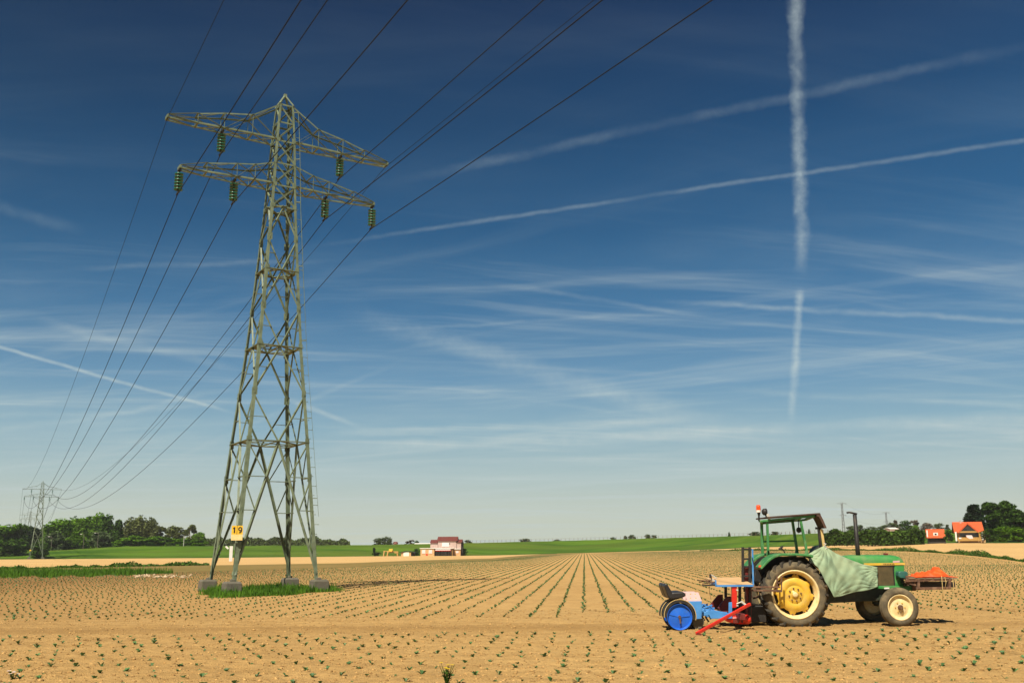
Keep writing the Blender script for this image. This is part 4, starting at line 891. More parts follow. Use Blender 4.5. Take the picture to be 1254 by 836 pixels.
b=MB(); pr=poly([(1001.5,628.2),(1005,630),(1008.5,636.5),(1012.6,646.3),(1009.8,646.6),(1005.6,637.5),(1002.8,632.5),(1000,631.6)],.38); b.prism(pr,.38,.86); ob('visor',b,M['roof_b'],cn,bevel=.006)
b=MB(); pr=poly([(944,636.4),(973,634),(973,636.3),(944,638.8)],.5); b.prism(pr,.5,1.36); ob('roof_underside',b,M['black'],cn)  # black slab added below the canopy to darken its underside
b=MB(); p=T(929.4,637.5,.55); q_=T(929.2,626,.55); b.tube([p,q_],[.022,.02],8); b.tube([T(929.4,632,.55),T(929.2,627,.55)],[.02,.04],8); b.bar(T(929.4,637.5,.55),T(934,638,.55),.05); bs=ob('beacon_stem',b,M['black'],TRC)
b=MB(); p=T(929,626,.55); b.lathe([(p.z-.02,.0),(p.z-.02,.058),(p.z+.03,.06),(p.z+.03,.0)],'z',20,(p.x,p.y,0)); ob('beacon_base',b,M['white'],bs,smooth=False)
b=MB(); b.lathe([(p.z+.03,.052),(p.z+.12,.05),(p.z+.145,.04),(p.z+.155,.0)],'z',20,(p.x,p.y,0)); ob('beacon_dome',b,M['amber'],bs,smooth=True)
b=MB(); p=T(936,626.5,.5); b.lathe([(p.x-.05,0),(p.x-.05,.045),(p.x-.02,.075),(p.x+.04,.08),(p.x+.055,.07),(p.x+.055,0)],'x',18,(0,p.y,p.z)); b.tube([p,T(938.5,633,.5)],.014,6); ob('work_light',b,M['black'],TRC,smooth=True)
tb('light_bracket',None,[(938.5,629),(941.5,628.5),(944,635),(942,636.5),(939.5,633)],.44,.5,'galv')
b=MB(); p=T(978.3,648.6,1.2); b.lathe([(-.03,0),(-.03,.05),(.0,.066),(.02,.06),(.02,0)],'y',18,(p.x,p.y,p.z)); b.tube([p,T(977.5,636.5,1.2)],.012,6); ob('rear_mirror',b,M['black'],TRC,smooth=True)
# controls
tubeo('gear_lever',[T(963,680,.9),T(959.5,673.5,.9),T(956.6,670.5,.9)],.014,'iron'); tubeo('lever_knob',[T(953.8,672.3,.9),T(958.8,668.6,.9)],.022,'pink')
b=MB(); c=T(998,674.5,.93); ax=Vector((-.55,0,.83)); e1=Vector((0,1,0)); e2=ax.cross(e1); b.tube([c+(e1*math.cos(t)+e2*math.sin(t))*.2 for t in np.linspace(0,2*PI,25)],.016,8)
for t in(0,2.1,4.2): b.tube([c-ax*.03,c+(e1*math.cos(t)+e2*math.sin(t))*.2],.01,6)
b.tube([c-ax*.02,c-ax*.35],.022,8); ob('steering_wheel',b,M['black'],TRC,smooth=True)
b=MB(); b.bar(T(1004.8,668.5,.62),T(1002.6,646.5,.62),.06,.05,(0,1,0)); b.bar(T(998.5,646.5,.62),T(1005.5,646.3,.62),.05,.05,(0,1,0)); st2=ob('front_post',b,M['black'],TRC,bevel=.006)
b=MB(); b.bar(T(1009,668.5,.6),T(1005.8,647.5,.6),.055,.02,(0,1,0)); ob('rusty_strip',b,M['twine'],st2)
tb('dashboard',None,[(999,676),(1003,669),(1010,667),(1016,672),(1016,700),(999,690)],.66,1.2,'chassis')
# rear linkage
for y in(.62,1.2):
    b=MB(); b.bar(T(968,742,y),T(918,748,y),.05,.07); b.bar(T(950,716,y),T(930,741,y),.035); ob('lift_arm',b,M['rust'],TRC)
b=MB(); b.bar(T(958,722,.9),T(922,732,.9),.045); ob('top_link',b,M['rust'],TRC)
b=MB(); b.bb(T(938,740,.65),T(962,716,1.2)); ob('lift_housing',b,M['chassis'],TRC,bevel=.03)
# front carrier
rk=MB()
for y in(.30,1.50):
    rk.bar(T(1109,710,.3)*1+Vector((0,y-.3,0)),T(1167.5,708.4,.3)+Vector((0,y-.3,0)),.05,.075)
    rk.bar(T(1122,720.4,.3)+Vector((0,y-.3,0)),T(1164,719.6,.3)+Vector((0,y-.3,0)),.05,.055)
    for u in(1124.5,1162.5): rk.bar(T(u,708.5,.3)+Vector((0,y-.3,0)),T(u,721,.3)+Vector((0,y-.3,0)),.08,.05)
fr_=ob('front_carrier',rk,M['rust'],TRC,bevel=.006)
b=MB()
for k in range(6): p=T(1112.5+k*10.2,708.6,.3); b.bb((p.x-.0,.26,p.z),(p.x+.15,1.54,p.z+.022))
ob('deck_boards',b,M['wood_g'],fr_,bevel=.004)
b=MB()
for y in(.6,1.2): b.bar(T(1106,716,.6)+Vector((0,y-.6,0)),T(1130,712.5,.6)+Vector((0,y-.6,0)),.05,.06)
b.bb(T(1123,719,.7),T(1160,711.5,1.1)); ob('carrier_beam',b,M['black'],fr_)
b=MB(); 
for u in(1110,1115,1119): p=T(u,707.5,.34); b.bar(p,p+Vector((.02,0,-.16)),.035,.03)
b.bar(T(1109,705.5,.33),T(1122,707,.33),.04); b.bar(T(1108,712,.33),T(1121,716,.33),.04); ob('carrier_bracket',b,M['rust'],fr_)
# orange bag
ox=[(u,v) for u,v in((1113.5,708.2),(1117,705.4),(1121,703.6),(1127,701.6),(1133,700),(1139,699.2),(1144,698),(1147,695),(1150,694.4),(1153.5,696.5),(1155.5,703),(1159,705.2),(1163,706.8),(1165,708.3))]
px=[T(u,v,.6).x for u,v in ox]; pz=[T(u,v,.6).z for u,v in ox]; zb0=T(1130,707.4,.3).z+.02; x0,x1=px[0],px[-1]
def bag(i,j):
    x=x0+(x1-x0)*i; t=j*2-1; top=max(0,float(np.interp(x,px,pz))-zb0); y=.30+.72*j; sh=max(0,1-abs(t)**3.2)
    w=.018*math.sin(x*31+y*9)+.014*math.sin(x*17-y*23+1)+.012*math.sin(x*53+y*41)
    return (x+.02*math.sin(y*9),y+.03*math.sin(x*13),zb0+top*sh*(.9+.18*math.sin(y*6.5+x*4+.4))+w*sh*(1 if top>.02 else .3)+.006)
b=MB(); b.grid(bag,60,34); o=link('orange_sack',newmesh('orange_sack',[Vector(v) for v in b.V],b.F,M['orange'],True)); o.location=TR; m_=o.modifiers.new('thick','SOLIDIFY'); m_.thickness=.012; tag(o,'crumpled bright orange plastic sack lying on the wooden carrier at the tractor front','sack')
b=MB(); b.tube([T(1153,705,.27),T(1153.5,709,.26),T(1154.4,722,.26),T(1154.8,735,.27)],.008,5); b.tube([T(1157,706,.27),T(1158.5,712,.26),T(1157.5,720,.26)],.007,5); b.tube([T(1166.5,707,.27),T(1168,718,.26),T(1167.2,730,.26),T(1165,743,.27)],.008,5); o=ob('baling_twine',b,M['twine'],None,TR,smooth=True); tag(o,'loose straw coloured twine dangling from the front carrier','twine')
# tarpaulin
top=[(985,681,.36),(997,674,.36),(1008.5,668.3,.42),(1014,671,.44),(1024,677.5,.48),(1040,684.5,.52),(1056,690.6,.56),(1074.5,694,.575)]
bot=[(991,684,.20),(1001,694,.16),(1008,706,.17),(1014,718,.20),(1021,730.5,.22),(1040,727,.36),(1058,722.5,.46),(1074.8,718.5,.55)]
def lerpl(L_,t):
    f=t*(len(L_)-1); i=min(int(f),len(L_)-2); f-=i; return [L_[i][k]*(1-f)+L_[i+1][k]*f for k in range(3)]
def tarp(i,j):
    a=lerpl(top,i); c=lerpl(bot,i); u,v,y=[a[k]*(1-j)+c[k]*j for k in range(3)]
    w=0
    for ax_,ay_,kf,ph,amp,fall in((1009,668,9,.4,.020,26),(1075,693,13,1.1,.018,24),(1075,718,12,2.0,.016,22),(1022,731,10,.2,.018,22),(991,683,8,1.7,.014,14)):
        ddx,ddy=u-ax_,v-ay_; rd=math.hypot(ddx,ddy); an=math.atan2(ddy,ddx)+.10*math.sin(rd*.17+ph); w+=amp*(1-abs(math.sin(an*kf+ph))**.7*1.6)*min(1,rd/7)*math.exp(-(rd/fall)**2)
    w+=.004*math.sin((v+.45*u)*.30+1.1*math.sin(u*.07))*math.sin(PI*j)+.006*math.sin(u*.5+v*.23)
    p=T(u,v+.7*math.sin(i*23)*j,y+.5*0); p.y=y-.09*math.sin(PI*j)*math.sin(PI*i)+w*1.05; return p
b=MB(); b.grid(tarp,84,52); o=link('tarpaulin',newmesh('tarpaulin',b.V,b.F,M['tarp'],True)); o.location=TR; m_=o.modifiers.new('thick','SOLIDIFY'); m_.thickness=.006; tag(o,'faded pale green tarpaulin draped over the side of the tractor behind the hood','tarpaulin')
b=MB(); b.tube([T(1004,677,.4),T(1008,671,.4),T(1010,668,.42),T(1012.5,670.5,.4),T(1007,675,.4),T(1001,679,.38)],.014,6); b.tube([T(1009.5,668,.4),T(1011.5,665.5,.42),T(1008.5,665,.42)],.012,6); o2=ob('tie_rope',b,M['galv'],o,smooth=True)
# ------------------------------------------------------------------ transplanter behind the tractor
PB=T(880,745,.6); PB.z=0; PO=TR+PB
PL=empty('transplanter',PO,'blue and red seedling planting machine with black seats mounted behind the tractor','planting machine')
def Q(u,v,y): return T(u,v,y)-PB
def qp(pts,y): return [(lambda p:(p.x,p.z))(Q(u,v,y)) for u,v in pts]
def qb(name,pts,y0,y1,mt,parent=None,bevel=.008,ty=None,dyy=0):
    b=MB(); b.prism(qp(pts,y0 if ty is None else ty),y0-PB.y+dyy,y1-PB.y+dyy); return ob(name,b,M[mt],parent or PL,bevel=bevel)
yn=-.62
for k,dy in enumerate((0,.46)):
    c=Q(832.4,754.3,yn); c.y+=dy; b=MB(); r_=.268; c.z-=.012
    b.lathe([(c.y+h,r) for h,r in((.012,0),(.01,.03),(.02,.035),(.035,.12),(.05,.235),(.03,.25),(.0,r_-.012),(-.004,r_),(.12,r_+.002),(.12,.0))],'y',44,(c.x,0,c.z)); pw=ob('press_wheel',b,M['blue_w'],PL,smooth=True)
    for m_ in(1,): pw.modifiers.new('e','EDGE_SPLIT').split_angle=R(35)
    b=MB(); b.lathe([(c.y+h,r) for h,r in((.03,r_+.001),(.02,r_+.012),(.1,r_+.012),(.11,r_))],'y',44,(c.x,0,c.z)); ob('tyre',b,M['black'],pw,smooth=True)
    b=MB()
    for a in(.1,PI-.25,-PI/2): b.bar((c.x+.03*math.cos(a),c.y+.018,c.z+.03*math.sin(a)),(c.x+.22*math.cos(a),c.y+.04,c.z+.22*math.sin(a)),.02,.012,(0,1,0))
    ob('wheel_rib',b,M['blue_w'] ,pw); b=MB(); b.lathe([(c.y-.02,0),(c.y-.02,.028),(c.y+.02,.035)],'y',12,(c.x,0,c.z)); b.bar((c.x,c.y-.005,c.z),(c.x+.008,c.y-.01,c.z-.13),.03,.015,(0,1,0)); ob('wheel_hub',b,M['rust'],pw)
    b=MB(); n_=20; arc=[R(-15+200*i/n_) for i in range(n_+1)]; ri,ro=r_+.008,r_+.072
    b.prism([(c.x+.01+ro*math.cos(a),c.z+.02+ro*math.sin(a)) for a in arc]+[(c.x+.01+ri*math.cos(a),c.z+.02+ri*math.sin(a)) for a in arc[::-1]],c.y+.0,c.y+.30); mg=ob('mudguard',b,M['black'],PL)
    b=MB(); b.tube([(c.x+.01+ro*math.cos(a),c.y-.004,c.z+.02+ro*math.sin(a)) for a in arc],.008,5); ob('mudguard_edge',b,M['twine'],mg)
    st_=qb('seat_cushion',[(818.5,731.5),(821.5,727.5),(823,725),(836,724.2),(839.6,726.2),(839.8,729.5),(834,732),(822,733.3)],yn-.02,yn+.4,'vinyl',bevel=.025,ty=yn,dyy=dy)
    qb('seat_backrest',[(813.3,717.5),(814.8,714.2),(817,714.6),(823.6,725.5),(824,728.5),(820.5,732),(818,730.5)],yn-.02,yn+.4,'vinyl',bevel=.022,ty=yn,dyy=dy)
    qb('seat_post',[(828.5,732),(832,732),(832.5,740),(828,740)],yn+.12,yn+.2,'black',ty=yn,dyy=dy)
    hb=qb('hopper_box',[(842.3,735.5),(859.6,735.3),(859.9,746),(859.2,757.4),(851.2,757.8),(849.2,749),(846.2,741.5)],yn+.0,yn+.40,'blue',bevel=.012,ty=yn,dyy=dy)
    b=MB(); P_=[Q(840.3,735.6,yn),Q(859.7,735.4,yn),Q(855.2,724.6,yn+.34),Q(839.4,724.8,yn+.34)]
    V=[p+Vector((0,dy,0)) for p in P_]; V+=[p+Vector((0,dy+.03,-.02)) for p in P_]; b.add(V,[(0,1,2,3),(7,6,5,4),(0,4,5,1),(1,5,6,2),(2,6,7,3),(3,7,4,0)]); ld=ob('hopper_lid',b,M['pink'],hb,bevel=.006)
    b=MB(); nrm=(P_[1]-P_[0]).cross(P_[3]-P_[0]).normalized()
    for s,t in((.3,.3),(.66,.3),(.36,.75),(.7,.75)):
        p=P_[0].lerp(P_[1],s).lerp(P_[3].lerp(P_[2],s),t)+Vector((0,dy,0))+nrm*.003; b.box(p,(.022,.02,.03))
    ob('lid_slots',b,M['twine'],ld)
    qb('lid_back',[(839.4,725),(855,724.8),(858,735),(841,735.2)],yn+.34,yn+.40,'blue',hb,ty=yn+.34,dyy=dy)
    qb('furrow_shoe',[(849.6,758),(864,757.6),(863.5,764),(860,769.8),(853,770),(850.5,766)],yn+.12,yn+.26,'rust' if k else 'concrete',ty=yn,dyy=dy)
    qb('frame_arm',[(860,751),(868,747),(876,747.2),(889,750.2),(897,750.6),(897,757),(871.5,757.4),(869,752.8),(861,754.5)],yn+.16,yn+.26,'blue',ty=yn+.1,dyy=dy)
    b=MB()
    for (u,v),(u2,v2) in(((861,739),(866,743)),((862,744),(872,740.5)),((866,748),(861,741)),((869,741),(874,746)),((863,746.5),(875,744)),((868,752),(870.5,757.5))): b.bar(Q(u,v,yn+.2)+Vector((0,dy,0)),Q(u2,v2,yn+.25)+Vector((0,dy,0)),.03,.03)
    ob('planting_linkage',b,M['blue'] if k else M['blue'],PL,bevel=.004)
    b=MB()
    for (u,v),(u2,v2) in(((863,742),(870,747)),((866,740.5),(864,748)),((871,743),(868,749)),((864,755),(868,761))): b.bar(Q(u,v,yn+.32)+Vector((0,dy,0)),Q(u2,v2,yn+.36)+Vector((0,dy,0)),.028)
    ob('chain_drive',b,M['black'],PL)
qb('upright_plate',[(892.6,737.2),(896.6,736.8),(897,757),(889,757),(892.4,750)],yn+.1,yn+.14,'blue')
b=MB(); p=Q(899,752,0); b.box((p.x,.35-PB.y,p.z),(.13,2.3,.13)); ob('toolbar',b,M['red_d'],PL,bevel=.01)
rp=qb('red_post',[(896.4,716.5),(902.6,716.3),(902.7,743.5),(896.8,743.8)],yn+.28,yn+.38,'red')
b=MB(); 
for v in(722,741): p=Q(902.8,v,yn+.27); b.box(p,(.04,.03,.03))
ob('post_bolt',b,M['galv'],rp)
qb('side_panel',[(878.6,744),(890,730),(896,729.6),(896.5,749.5),(885.5,748.8)],.0,.05,'red_d'); qb('side_panel',[(878.6,744),(890,730),(896,729.6),(896.5,749.5),(885.5,748.8)],.9,.95,'red_d',ty=0)
for u0,u1,v1,y in((887.5,890.6,732,.1),(904.6,908,757,.0),(912.8,920.6,762,.1),(912.8,920.6,762,1.0)): qb('table_leg',[(u0,717),(u1,717),(u1,v1),(u0,v1)],y,y+.06,'red_d' if u0>910 else 'black')
b=MB(); b.bb(Q(903,762,.2),Q(923,738,1.3)); ob('hitch_shadow',b,M['black'],PL,bevel=.02)  # solid black box standing in for the shadow mass around the hitch
b=MB(); z0=Q(900,715.3,-.34).z; xa,xb=Q(877.6,715.3,-.34).x,Q(922.3,715.3,-.34).x; dpt=1.25
b.add([(xa,-.34-PB.y,z0),(xb,-.34-PB.y,z0),(xb,-.34+dpt-PB.y,z0+.12),(xa,-.34+dpt-PB.y,z0+.12)]+[(xa,-.34-PB.y,z0-.02),(xb,-.34-PB.y,z0-.02),(xb,-.34+dpt-PB.y,z0+.10),(xa,-.34+dpt-PB.y,z0+.10)],[(0,1,2,3),(7,6,5,4),(0,4,5,1),(1,5,6,2),(2,6,7,3),(3,7,4,0)]); tbl=ob('table_top',b,M['wood'],PL)
b=MB(); b.bb((xa-.03,-.365-PB.y,z0-.045),(xb,-.343-PB.y,z0-.004)); b.bb((xa-.03,-.343-PB.y,z0-.03),(xa-.005,-.34+.5-PB.y,z0+.04)); b.bar((xa-.02,-.36-PB.y,z0-.03),(xa-.02,-.36-PB.y,z0+.10),.025); ob('table_rim',b,M['blue'],tbl)
b=MB(); b.bar(Q(859.8,716.3,-.3),Q(877.5,716,-.3),.03,.03); b.bar(Q(859.8,716.3,.2),Q(877.5,716,.2),.03,.03); b.bar(Q(860.5,716.3,-.3),Q(860.5,716.3,.2),.03); ob('side_shelf',b,M['black'],PL)
b=MB(); rq=random.Random(5)
for (u,v),(u2,v2) in(((853.6,709.5),(873,713)),((856,712.5),(876,709)),((858,710),(870,711.5)),((860,714.5),(876,712)),((863,708.5),(870,713.5)),((871,705),(872,715))): b.tube([Q(u,v,-.25+rq.random()*.3),Q(u2,v2,-.2+rq.random()*.3)],.011,6)
b.tube([Q(868.4,716,-.2),Q(868.6,722,-.2),Q(869.5,728,-.2),Q(870.8,734,-.2)],.005,5); ob('feed_rods',b,M['rust'],PL)
b=MB(); b.box(Q(870,705,-.1),(.045,.05,.09)); ob('black_knob',b,M['black'],PL,bevel=.01); b=MB(); b.bar(Q(870.5,703,-.1),Q(878,707.6,-.3),.018); b.bar(Q(872,709,-.2),Q(877,711.5,-.2),.05,.03); ob('feed_bracket',b,M['galv'],PL)
# drum
b=MB(); c=Q(904,758,yn+.2); c2=c; b.lathe([(Q(888,755,yn+.2).x,.03),(Q(892,755,yn+.2).x,.06),(Q(900,757,yn+.2).x,.085),(Q(906,758,yn+.2).x,.1),(Q(916,758.4,yn+.2).x,.1),(Q(918.6,758.4,yn+.2).x,.075),(Q(919.6,758.4,yn+.2).x,0)],'x',20,(0,c.y,c.z)); dr=ob('red_drum',b,M['red'],PL,smooth=True)
b=MB(); p=Q(908.5,757,yn+.09); b.box(p,(.035,.03,.17)); b.box(p+Vector((-.13,0,-.04)),(.12,.03,.1)); ob('drum_strap',b,M['red_d'],dr,bevel=.005)
# marker bar, folded down to the soil
pe=Vector((*gnd(853.0,777.2)[:2],.03))-PO; b=MB(); b.bar(Q(918.4,739.2,-.55),pe,.055,.06); mk_=ob('marker_bar',b,M['red'],PL,bevel=.008); b=MB(); b.bar(pe,pe+Vector((.09,.02,-.035)),.05); ob('marker_tip',b,M['red_d'],mk_)
b=MB(); b.tube([Q(902,739,-.45),Q(908,736.5,-.45),Q(914,740,-.5)],.016,6); b.bar(Q(908,735.5,-.45),Q(913,740.5,-.5),.03); ob('marker_hinge',b,M['galv'],PL)
# mast
b=MB()
for u in(909.6,918): b.bar(Q(u,762 if u>915 else 716,.1),Q(u,669.5,.1),.05,.06,(0,1,0))
for v in(672,684,693.5,705): b.bar(Q(909.6,v,.1),Q(918,v,.1),.04,.04,(0,1,0))
ms=ob('mast',b,M['black'],PL,bevel=.005)
b=MB(); b.bar(Q(922.4,716,.05),Q(921.4,672,.05),.034,.034,(0,1,0)); ob('blue_upright',b,M['blue'],PL,bevel=.006)
qb('mast_plate',[(911,694),(918,694),(918,716),(911,716)],.16,.18,'red_d')
b=MB(); b.tube([Q(924,690,.0),Q(925.5,700,.0),Q(924,710,.0),Q(930,716,.0)],.012,6); b.tube([Q(921,682,.0),Q(924,694,.0),Q(931,695,.1)],.01,6); ob('hydraulic_hose',b,M['black'],PL)
b=MB(); 
for v in(718.6,722.8): b.bar(Q(919,v-.4,-.14),Q(955,v,-.14),.045,.04)
for u in(951.5,957): b.bar(Q(u,723.5,-.14),Q(u,704.5,-.14),.03,.03,(0,1,0))
b.bar(Q(951,713.5,-.14),Q(957.5,712.8,-.14),.03); b.bar(Q(951,723.5,-.14),Q(957.5,723,-.14),.05); ob('foot_rest',b,M['rust'],PL,bevel=.004)
b=MB()
for u,v in((925,753),(929,756),(923,748),(931,752),(927,745)): b.box(Q(u,v,.4),(.09,.1,.07))
ob('linkage_joint',b,M['rust'],PL,bevel=.015)
# ------------------------------------------------------------------ light, sky, camera
SAZ,SEL=R(203),R(53)          # sun azimuth measured clockwise from +Y: behind the camera, a little to the left
sd=Vector((math.sin(SAZ)*math.cos(SEL),math.cos(SAZ)*math.cos(SEL),math.sin(SEL)))
sl=bpy.data.lights.new('Sun','SUN'); sl.energy=4.8; sl.angle=R(.53); sl.color=(1,.90,.74); so=bpy.data.objects.new('Sun',sl); COL.objects.link(so); so.rotation_euler=sd.to_track_quat('Z','Y').to_euler(); so.location=(-20,-30,60)
W=bpy.data.worlds.new('World'); S.world=W; W.use_nodes=True; nt=W.node_tree; N=nt.nodes; L=nt.links; bg=N['Background']; bg.inputs[1].default_value=.1
def mth(op,a,b=None,c=None):
    n=N.new('ShaderNodeMath'); n.operation=op
    for i,x in enumerate((a,b,c)):
        if x is None: continue
        if isinstance(x,(int,float)): n.inputs[i].default_value=x
        else: L.new(x,n.inputs[i])
    return n.outputs[0]
def vm(op,a,b,out=0):
    n=N.new('ShaderNodeVectorMath'); n.operation=op
    for i,x in enumerate((a,b)):
        if isinstance(x,(tuple,Vector,np.ndarray)): n.inputs[i].default_value=tuple(x)
        elif isinstance(x,(int,float)): n.inputs['Scale'].default_value=x
        else: L.new(x,n.inputs[i])
    return n.outputs[out]
def sstep(x,a,b,lo=0.,hi=1.):
    n=N.new('ShaderNodeMapRange'); n.interpolation_type='SMOOTHSTEP'; n.inputs[1].default_value=a; n.inputs[2].default_value=b; n.inputs[3].default_value=lo; n.inputs[4].default_value=hi; L.new(x,n.inputs[0]); return n.outputs[0]
def nz(v,sc,det=5,ro=.55,out='Fac'):
    n=N.new('ShaderNodeTexNoise'); n.inputs['Scale'].default_value=sc; n.inputs['Detail'].default_value=det; n.inputs['Roughness'].default_value=ro; L.new(v,n.inputs['Vector']); return n.outputs[out]
tc=N.new('ShaderNodeTexCoord'); D_=vm('NORMALIZE',tc.outputs['Generated'],(0,0,0)); sx=N.new('ShaderNodeSeparateXYZ'); L.new(D_,sx.inputs[0]); dx,dy_,dz=sx.outputs
sky=N.new('ShaderNodeTexSky'); sky.sky_type='NISHITA'; sky.sun_disc=False; sky.sun_elevation=SEL; sky.sun_rotation=SAZ; sky.air_density=1; sky.dust_density=.6; sky.ozone_density=2
def lin(r,g,b): return tuple((c/255/12.92 if c/255<.04045 else ((c/255+.055)/1.055)**2.4) for c in(r,g,b))
K=SKYK
ramp=N.new('ShaderNodeValToRGB'); cr_=ramp.color_ramp; stops=[(0.,(205,210,190)),(.035,(197,207,193)),(.075,(174,197,199)),(.12,(140,178,196)),(.17,(106,153,186)),(.24,(66,120,163)),(.32,(38,92,136)),(.42,(21,68,109)),(.52,(14,49,88)),(.62,(10,36,70)),(1,(9,30,62))]
while len(cr_.elements)<len(stops): cr_.elements.new(.5)
for e,(p,c) in zip(cr_.elements,stops): e.position=p; e.color=(*lin(*c),1)
L.new(mth('MAXIMUM',dz,0.0),ramp.inputs[0])
# clear-air sky: Nishita shape, corrected towards the deep polarised blue of the day
gain=N.new('ShaderNodeMix'); gain.data_type='RGBA'; gain.inputs[0].default_value=.025
L.new(vm('SCALE',ramp.outputs[0],K),gain.inputs[6]); L.new(vm('SCALE',sky.outputs[0],.55),gain.inputs[7])
pol=mth('ADD',mth('MULTIPLY',dx,.42),1.0)              # sky darkest towards the west at this hour
pol=mth('ADD',mth('MULTIPLY',mth('SUBTRACT',pol,1.0),sstep(dz,.05,.5)),1.0)
base=vm('SCALE',gain.outputs[2],1.0); n_=N.new('ShaderNodeVectorMath'); n_.operation='SCALE'; L.new(gain.outputs[2],n_.inputs[0]); L.new(pol,n_.inputs['Scale']); base=n_.outputs[0]
# cirrus: a high flat layer seen in perspective
h=mth('ADD',mth('MAXIMUM',dz,0.0),.07); cb=N.new('ShaderNodeCombineXYZ'); L.new(mth('DIVIDE',dx,h),cb.inputs[0]); L.new(mth('DIVIDE',dy_,h),cb.inputs[1])
def streak(ang,sx_,sy_,sc,a,b,seed,det=6):
    mp=N.new('ShaderNodeMapping'); mp.inputs['Rotation'].default_value[2]=R(ang); mp.inputs['Location'].default_value=(seed,seed*.7,seed); L.new(cb.outputs[0],mp.inputs[0])
    wv=vm('SCALE',vm('SUBTRACT',nz(mp.outputs[0],.7,3,.5,'Color'),(.5,.5,.5)),.28); q=vm('ADD',mp.outputs[0],wv)
    m2=N.new('ShaderNodeMapping'); m2.inputs['Scale'].default_value=(sx_,sy_,1); L.new(q,m2.inputs[0]); return sstep(nz(m2.outputs[0],sc,det,.62),a,b)
c1=mth('MULTIPLY',streak(4,.16,1.15,1.5,.48,.80,3.1),.62); c2=mth('MULTIPLY',streak(-14,.14,1.3,2.4,.49,.80,8.7),.42); c3=mth('MULTIPLY',streak(30,.10,1.0,2.0,.50,.84,15.3),.36); c4=mth('MULTIPLY',streak(0,.5,.9,.9,.46,.8,22.0),.22)
cir=mth('ADD',mth('ADD',c1,c2),mth('ADD',c3,c4))
cir=mth('MULTIPLY',cir,mth('ADD',sstep(dz,.12,.42,1.3,.05),sstep(dz,.3,.62,.06,.0)))
# contrails: great circle bands with soft puffy edges
puff=vm('SCALE',vm('SUBTRACT',nz(D_,55,6,.6,'Color'),(.5,.5,.5)),1.0); slow=vm('SCALE',vm('SUBTRACT',nz(D_,9,3,.5,'Color'),(.5,.5,.5)),1.0)
tex=nz(D_,120,5,.65); patchy=sstep(nz(D_,11,4,.6),.30,.62,.35,1.15)
def ud(u,v): return Vector(ray(u,v)).normalized()
total=cir
def trail(a,b,w,amt,jit=.004,bend=.004,fa=.25,fb=.25,wm=0.0,tx=.5):
    global total
    p,q=ud(*a),ud(*b); n=p.cross(q).normalized(); mid=(p+q).normalized(); t=n.cross(mid).normalized(); half=abs((q-mid).dot(t))
    if (q-mid).dot(t)<0: t=-t
    dd=vm('ADD',vm('ADD',D_,vm('SCALE',puff,jit)),vm('SCALE',slow,bend)); s=mth('ABSOLUTE',vm('DOT_PRODUCT',dd,n,1)); l=vm('DOT_PRODUCT',D_,t,1)
    wpx=w/F; 
    prof=sstep(s,0.0,wpx,1.0,0.0); 
    m=mth('MULTIPLY',prof,mth('MULTIPLY',sstep(l,-half*(1.0),-half*(1-2*fa)),sstep(l,half*(1-2*fb),half,1.0,0.0)))
    m=mth('MULTIPLY',m,sstep(vm('DOT_PRODUCT',D_,mid,1),0.0,.1)); m=mth('MULTIPLY',m,mth('ADD',mth('MULTIPLY',tex,2*tx),1-tx)); m=mth('MULTIPLY',m,patchy); total=mth('ADD',total,mth('MULTIPLY',m,amt))
trail((974,-70),(982,345),11,.33,.013,.006,.05,.12,0,.8)
trail((982,350),(967,528),7,.36,.008,.010,.08,.2,0,.8)
trail((440,232),(1300,48),9,.10,.008,.006,.25,.10)
trail((330,309),(1420,147),4.2,.17,.003,.004,.25,.02)
trail((-40,413),(300,510),3.2,.42,.0015,.005,.02,.15)
trail((340,484),(450,526),5,.30,.002,.005,.3,.35)
trail((400,372),(900,528),20,.22,.01,.02,.25,.25,0,.6)
trail((350,552),(1420,506),12,.38,.005,.015,.12,.05,0,.5)
trail((-60,512),(420,488),5,.16,.004,.012,.1,.3)
trail((420,405),(860,382),3.4,.14,.003,.008,.2,.3)
trail((780,366),(1380,402),5,.24,.004,.008,.3,.05)
trail((520,470),(820,515),4,.12,.003,.006,.3,.3)
trail((1010,530),(1130,552),2.6,.14,.002,.004,.3,.3)
trail((380,532),(860,513),7,.32,.004,.012,.15,.2)
trail((620,563),(1300,536),5,.20,.004,.012,.2,.05)
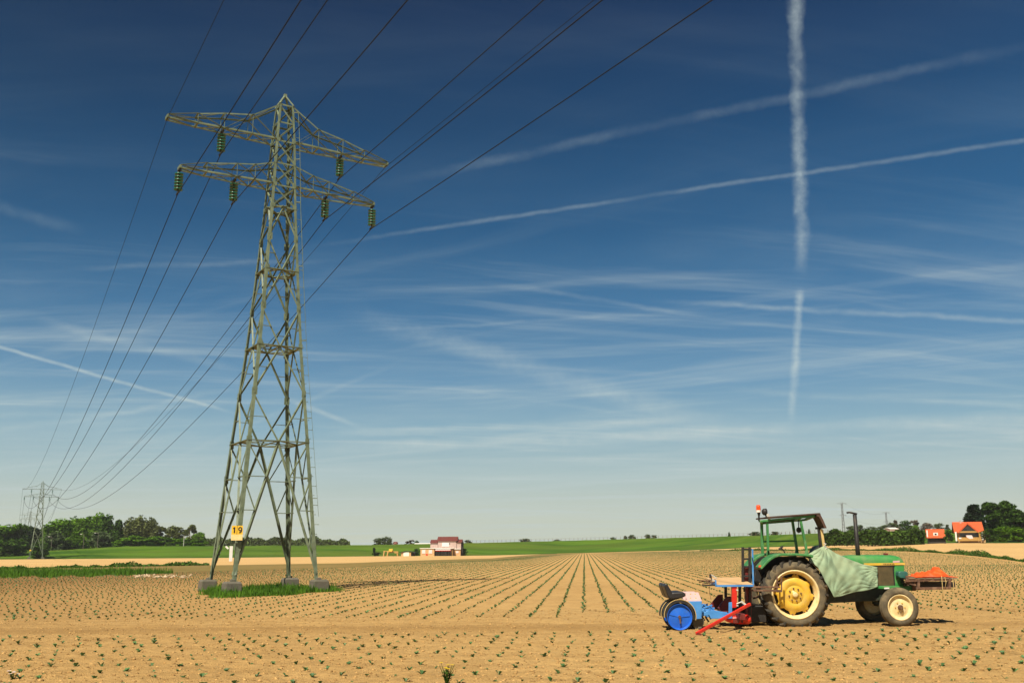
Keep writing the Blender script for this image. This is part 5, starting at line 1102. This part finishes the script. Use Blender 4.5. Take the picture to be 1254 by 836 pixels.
trail((-40,535),(330,470),5,.16,.005,.012,.1,.3)
trail((860,475),(1300,500),6,.16,.006,.012,.3,.1)
trail((30,388),(320,462),8,.15,.005,.01,.2,.3)
trail((580,345),(900,392),5,.13,.004,.01,.25,.3)
trail((120,600),(520,430),5,.10,.004,.01,.3,.3)
trail((-30,245),(110,285),10,.07,.008,.01,.2,.3)
trail((60,330),(430,318),5,.10,.005,.01,.3,.3)
trail((-60,600),(1400,566),7,.14,.004,.01,.1,.1)
mx=N.new('ShaderNodeMix'); mx.data_type='RGBA'; mx.clamp_factor=True; L.new(total,mx.inputs[0]); L.new(base,mx.inputs[6]); cl=lin(196,211,211); mx.inputs[7].default_value=(*[c*K for c in cl],1)
L.new(mx.outputs[2],bg.inputs[0])
# haze: one even, very thin volume of air
hm=bpy.data.materials.new('haze'); hm.use_nodes=True; n2=hm.node_tree; n2.nodes.clear(); mo=n2.nodes.new('ShaderNodeOutputMaterial'); pv=n2.nodes.new('ShaderNodeVolumePrincipled'); pv.inputs['Density'].default_value=HAZE; pv.inputs['Color'].default_value=(.86,.9,.9,1); pv.inputs['Anisotropy'].default_value=.0; n2.links.new(pv.outputs[0],mo.inputs['Volume'])
if HAZE>0:
    b=MB(); b.bb((-2000,-300,-1.6),(2000,1600,80)); o=ob('haze',b,hm); o['kind']='stuff'; tag(o,'thin pale air fading the far pylons and trees','haze')
cam=bpy.data.cameras.new('Camera'); cam.sensor_width=36; cam.lens=36*F/1254; cam.clip_end=6000; cam.clip_start=.1; co=bpy.data.objects.new('Camera',cam); COL.objects.link(co)
co.matrix_world=Matrix.Translation((0,0,CH))@(Matrix.Rotation(R(90)+TH,4,'X')@Matrix.Rotation(-ROLL,4,'Z')); S.camera=co
S.render.engine='CYCLES'; S.view_settings.view_transform='Standard'; S.view_settings.look='None'; S.view_settings.exposure=EXPO; S.view_settings.gamma=1
S.cycles.max_bounces=6; S.cycles.volume_bounces=0; S.render.resolution_x=1024; S.render.resolution_y=682
